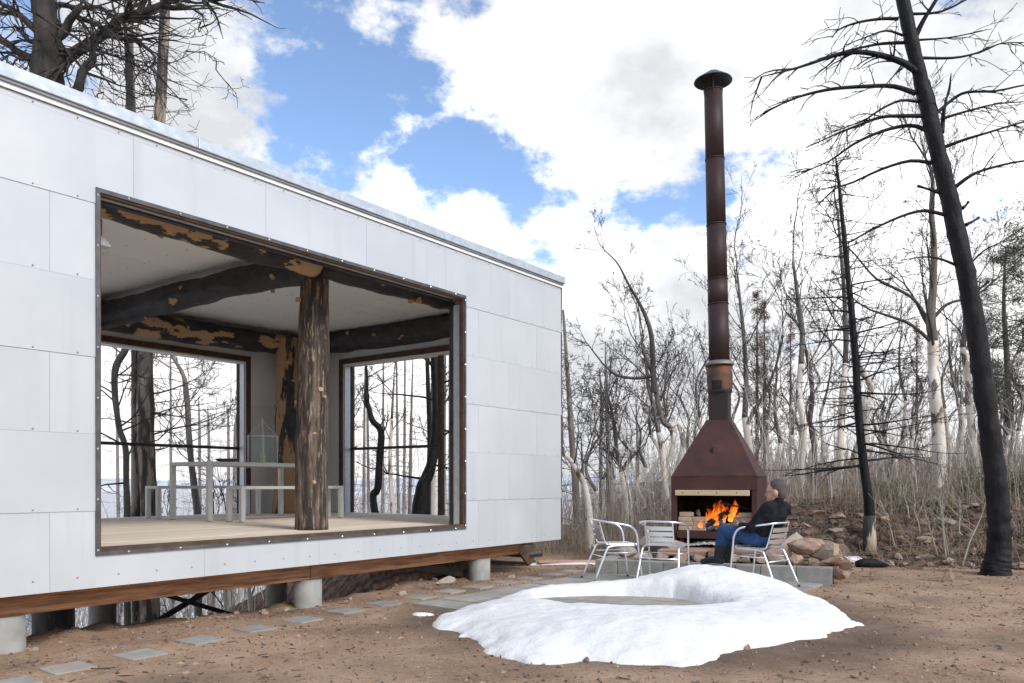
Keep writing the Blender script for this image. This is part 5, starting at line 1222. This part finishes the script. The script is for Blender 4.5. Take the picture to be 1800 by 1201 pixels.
thicket('thicket', 'grey bare saplings mixed through the wood behind the clearing', scatter_px(650, 2, 960, 1960, 14.5, 40, right_ok), 1.4, 3.6, .011, m_twigpale, 2, 8, .14)
thicket('thicket', 'pale tangle of bare brush on the slope behind the cabin', scatter_px(3000, 3, -150, 985, 13, 36, left_ok), 1.2, 3.6, .010, m_twigpale, 3, 6, .16)
thicket('thicket', 'brown bare saplings on the slope behind the cabin', scatter_px(900, 4, -150, 985, 15, 40, left_ok), 2.0, 5.5, .011, m_twig, 4, 6, .12)
# low dry grass and weeds at the wood's edge
thicket('dry_grass', 'low dry weeds along the edge of the wood', scatter_px(5200, 5, 940, 1960, 11.3, 19, lambda X, Y: (ts(X, Y)[0] > 9.9) & (Y > np.where(X > 3.4, np.where(X > 4.8, 12.1-.42*(np.minimum(X, 14)-4.8), 12.1+(4.8-X))+.25, 12.6)) & (np.hypot(X-3.0, Y-11.6) > 1.5)), .10, .42, .004, mat('dry_weed', (.26,.20,.12), (.42,.35,.24), scale=2), 6, 3, .35)
# saplings at the foot of the bank
for i, (px, py, tx, ty) in enumerate(((1574,985,1548,880), (1598,978,1588,850), (1617,983,1606,885), (1650,990,1622,880), (1664,992,1650,870), (1668,990,1655,860), (1645,975,1640,900), (1690,995,1736,868), (1686,985,1688,880), (1558,978,1540,905))):
    b = G(px, py); b.z = tz(b.x, b.y); top = W(tx, ty, b.y+.1); rg = random.Random(500+i); root = root_tree('sapling', b, 'thin pale sapling at the foot of the rocky bank', group='saplings at the bank')
    mid = [(top-b)*f+Vector((rg.uniform(-.03, .03), rg.uniform(-.03, .03), 0)) for f in (.33, .66)]
    MB().tube(spline([Vector((0, 0, -.05))]+mid+[top-b], 4), lerp_list([.015, .012, .008, .003], 13), 7).build('stem', m_sapling, root, smooth=True)
    out = []
    for _ in range(9):
        f = rg.uniform(.3, 1); q = (top-b)*f; a = rg.uniform(0, 6.28); grow(out, tuple(q), unit((math.cos(a), math.sin(a), .9)), rg.uniform(.15, .4), .005, 0, dict(n=(4, 3), w=(.15, .2), trop=(.05, .05), kids=((1, 3),), spread=(.5,), ratio=(.5,), rmin=.002), rg)
    add_crown(root, out, m_sapling, 3, 'twigs')
# -- evergreens and needles
def needle_clumps(cs, size, n, seed, ln_=.10, w_=.009):
    rg = np.random.default_rng(seed); C_ = np.repeat(np.array(cs), n, 0); M = len(C_)
    C_ = C_+rg.normal(0, 1, (M, 3))*np.array(size)*.5; d = rg.normal(0, 1, (M, 3)); d[:, 2] += .3; d /= np.linalg.norm(d, axis=1, keepdims=True)
    s = np.cross(d, rg.normal(0, 1, (M, 3))); s /= np.linalg.norm(s, axis=1, keepdims=True); l_ = ln_*rg.uniform(.6, 1.4, (M, 1))
    V = np.stack([C_-s*w_, C_+s*w_, C_+d*l_], 1).reshape(-1, 3); f = np.arange(M*3).reshape(-1, 3)
    me = bpy.data.meshes.new('needles'); me.from_pydata(V.tolist(), [], f.tolist()); return me
for i, (px, py, Y, h_, lab) in enumerate(((1768, 900, 21, 6.0, 'green pine at the edge of the wood beyond the charred leaning tree'), (1722, 890, 26, 6.2, 'thin green pine standing behind the slender aspen'), (1815, 900, 18, 6.5, 'green pine whose boughs reach past the charred trunk'))):
    rg = random.Random(700+i); X = (px-CX)/F*Y; b = Vector((X, Y, tz(X, Y))); root = root_tree('pine_tree', b, lab)
    trunk_obj('trunk', [Vector((0, 0, -.1)), Vector((.05, 0, h_*.4)), Vector((-.05, 0, h_*.75)), Vector((0, 0, h_))], [.10, .085, .05, .015], m_barkdark, root, k=9); out = []; tips = []
    for j in range(60):
        f = .22+.78*rg.random(); a = rg.uniform(0, 6.28); k0 = len(out); grow(out, (0, 0, h_*f), unit((math.cos(a), math.sin(a), rg.uniform(.0, .5))), (1.9-1.4*f)*rg.uniform(.5, 1.1), .016, 0, TWIGGY, rg)
        for q, r_ in out[k0:]: tips.append(q[-1]); tips.append(q[len(q)//2])
    add_crown(root, out, m_barkdark, 3, 'branches'); link('foliage', needle_clumps([t_ for t_ in tips if rg.random() < .5], (.2, .2, .12), 16, i, .11, .008), m_needle, root)
for i, (px, Y, h_) in enumerate(((1331, 27, 6.4), (1344, 30, 6.6), (1390, 33, 6.5), (1612, 33, 6.0))):
    rg = random.Random(800+i); X = (px-CX)/F*Y; b = Vector((X, Y, tz(X, Y))); root = root_tree('dead_spruce', b, 'narrow spruce with rust brown dead needles in the wood', group='dead spruces in the wood')
    trunk_obj('trunk', [Vector((0, 0, -.1)), Vector((0, .02, h_*.5)), Vector((0, 0, h_))], [.07, .05, .008], m_barkdark, root, k=7); out = []; tips = []
    for j in range(110):
        f = .12+.87*rg.random(); a = rg.uniform(0, 6.28); k0 = len(out); grow(out, (0, 0, h_*f), unit((math.cos(a), math.sin(a), -.1)), (.85-.75*f)*rg.uniform(.6, 1.1), .008, 0, DROOP, rg)
        for q, r_ in out[k0:]: tips.append(q[-1]); tips.append(q[len(q)//2])
    add_crown(root, out, m_barkdark, 3, 'branches'); link('needles', needle_clumps([t_ for t_ in tips if rg.random() < .45], (.10, .10, .10), 5, i, .07, .010), m_rednd, root)
for i, (px, py, Y, sx) in enumerate(((1775, 880, 14.6, .9), (1735, 885, 15.4, .7), (1562, 905, 15.5, .5))):
    X = (px-CX)/F*Y; b = Vector((X, Y, tz(X, Y))); root = root_tree('juniper_shrub', b, 'low olive green juniper on top of the rocky bank', 'shrub', 'junipers on the bank'); rg = random.Random(900+i); out = []; tips = []
    for j in range(34):
        a = rg.uniform(0, 6.28); k0 = len(out); grow(out, (rg.uniform(-.1, .1), rg.uniform(-.1, .1), 0), unit((math.cos(a), math.sin(a), rg.uniform(.25, .9))), sx*rg.uniform(.4, .9), .01, 0, TWIGGY, rg)
        for q, r_ in out[k0:]: tips.append(q[-1]); tips.append(q[len(q)//2])
    add_crown(root, out, m_barkdark, 3, 'stems'); link('foliage', needle_clumps(tips, (.16, .16, .10), 22, 40+i, .05, .006), mat('juniper_green%d' % i, (.09,.105,.045), (.17,.18,.09), scale=4), root)
# rotten log and dirt under the cabin edge
def rotten():
    a, b = G(655, 1036), G(838, 1001); a.z = tz(a.x, a.y)+.06; b.z = tz(b.x, b.y)+.08; pts = [a.lerp(b, f)+Vector((0, R.uniform(-.04, .04), R.uniform(-.02, .03))) for f in np.linspace(0, 1, 6)]
    o = trunk_obj('rotten_log', [p-a for p in pts], [.04, .07, .09, .10, .08, .05], mat('rotten_wood', (.09,.055,.035), (.30,.19,.12), scale=9, stretch=(1, 1, 1), bump=1, bscale=16, rough=.95), None, lump=.10, seed=3)
    o.location = a; tag(o, 'crumbling brown rotten log under the far end of the cabin', 'log')
rotten()

# pale stems low on the slope behind the cabin
for i, px in enumerate((60, 95, 205, 300, 375, 440, 610, 690, 760, 395)):
    rg = random.Random(640+i); Y = rg.uniform(13.5, 18); X = (px-CX)/F*Y; z = tz(X, Y); yb = HY+(CAMZ-z)*F/Y
    path = [(px+rg.uniform(-5, 5), yb-j*70) for j in range(5)]
    A('pale aspen stem low on the slope behind the cabin', path, Y, [6, 5.5, 5, 4, 3], .7, 660+i, 5, 1.2, group='aspens behind the cabin', prm=DECID3)
# leaf litter and sticks on the bank
def bank_litter():
    rg = np.random.default_rng(15); n = 9000; x = rg.uniform(3.9, 9, n); yf = np.where(x > 4.8, 12.1-.42*(x-4.8), 12.1+(4.8-x)); y = yf+.15+rg.random(n)*3.6; z = terrain(x, y)
    s_ = .012+.03*rg.random(n)**2; d = rg.normal(0, 1, (n, 3)); d[:, 2] *= .35; d /= np.linalg.norm(d, axis=1, keepdims=True); e = np.cross(d, rg.normal(0, 1, (n, 3))); e /= np.linalg.norm(e, axis=1, keepdims=True)
    c = np.stack([x, y, z+.012], -1); V = np.stack([c-d*s_[:, None], c+e*s_[:, None]*.5, c+d*s_[:, None], c-e*s_[:, None]*.5], 1).reshape(-1, 3)
    me = bpy.data.meshes.new('leaf_litter'); me.from_pydata(V.tolist(), [], np.arange(n*4).reshape(-1, 4).tolist())
    tag(link('leaf_litter', me, mat('leaf_litter', (.05,.03,.024), (.26,.16,.11), scale=3, rough=.95)), 'dead brown leaves scattered over the rocky bank', 'leaves', kind='stuff')
    k = 420; polys = []
    for i in range(k):
        a = rg.uniform(0, 6.28); L_ = rg.uniform(.15, .7); p = np.array((x[i], y[i], z[i]+.03)); q = p+np.array((math.cos(a), math.sin(a), 0))*L_; q[2] = float(terrain(q[0], q[1]))+rg.uniform(.02, .12); m_ = (p+q)/2+np.array((0, 0, rg.uniform(.0, .08)))
        polys.append(([tuple(p), tuple(m_), tuple(q)], [.006, .005, .003]))
    tag(link('sticks', tubes_mesh('sticks', polys, 4), m_barkgrey), 'dry grey sticks strewn over the rocky bank', 'sticks', kind='stuff')
bank_litter()

# twigs and needles lying on the yard
def yard_twigs():
    rg = np.random.default_rng(25); polys = []
    while len(polys) < 700:
        x, y = rg.uniform(-5, 8), 3.9+rg.random()**1.4*8
        if ts(x, y)[1] > .2 or abs(x-1.2) < 2.3 and 5.2 < y < 10.5: continue
        a = rg.uniform(0, 6.28); L_ = rg.uniform(.03, .10)*(3 if rg.random() < .08 else 1); r_ = rg.uniform(.0015, .004); p = []
        for k in range(3):
            q = (x+math.cos(a)*L_*k/2+rg.normal(0, .004), y+math.sin(a)*L_*k/2+rg.normal(0, .004)); p.append((q[0], q[1], float(terrain(q[0], q[1]))+.006))
        polys.append((p, [r_, r_, r_*.6]))
    tag(link('yard_twigs', tubes_mesh('yard_twigs', polys, 4), m_barkdark), 'small burnt twigs strewn over the bare earth', 'twigs', kind='stuff')
yard_twigs()
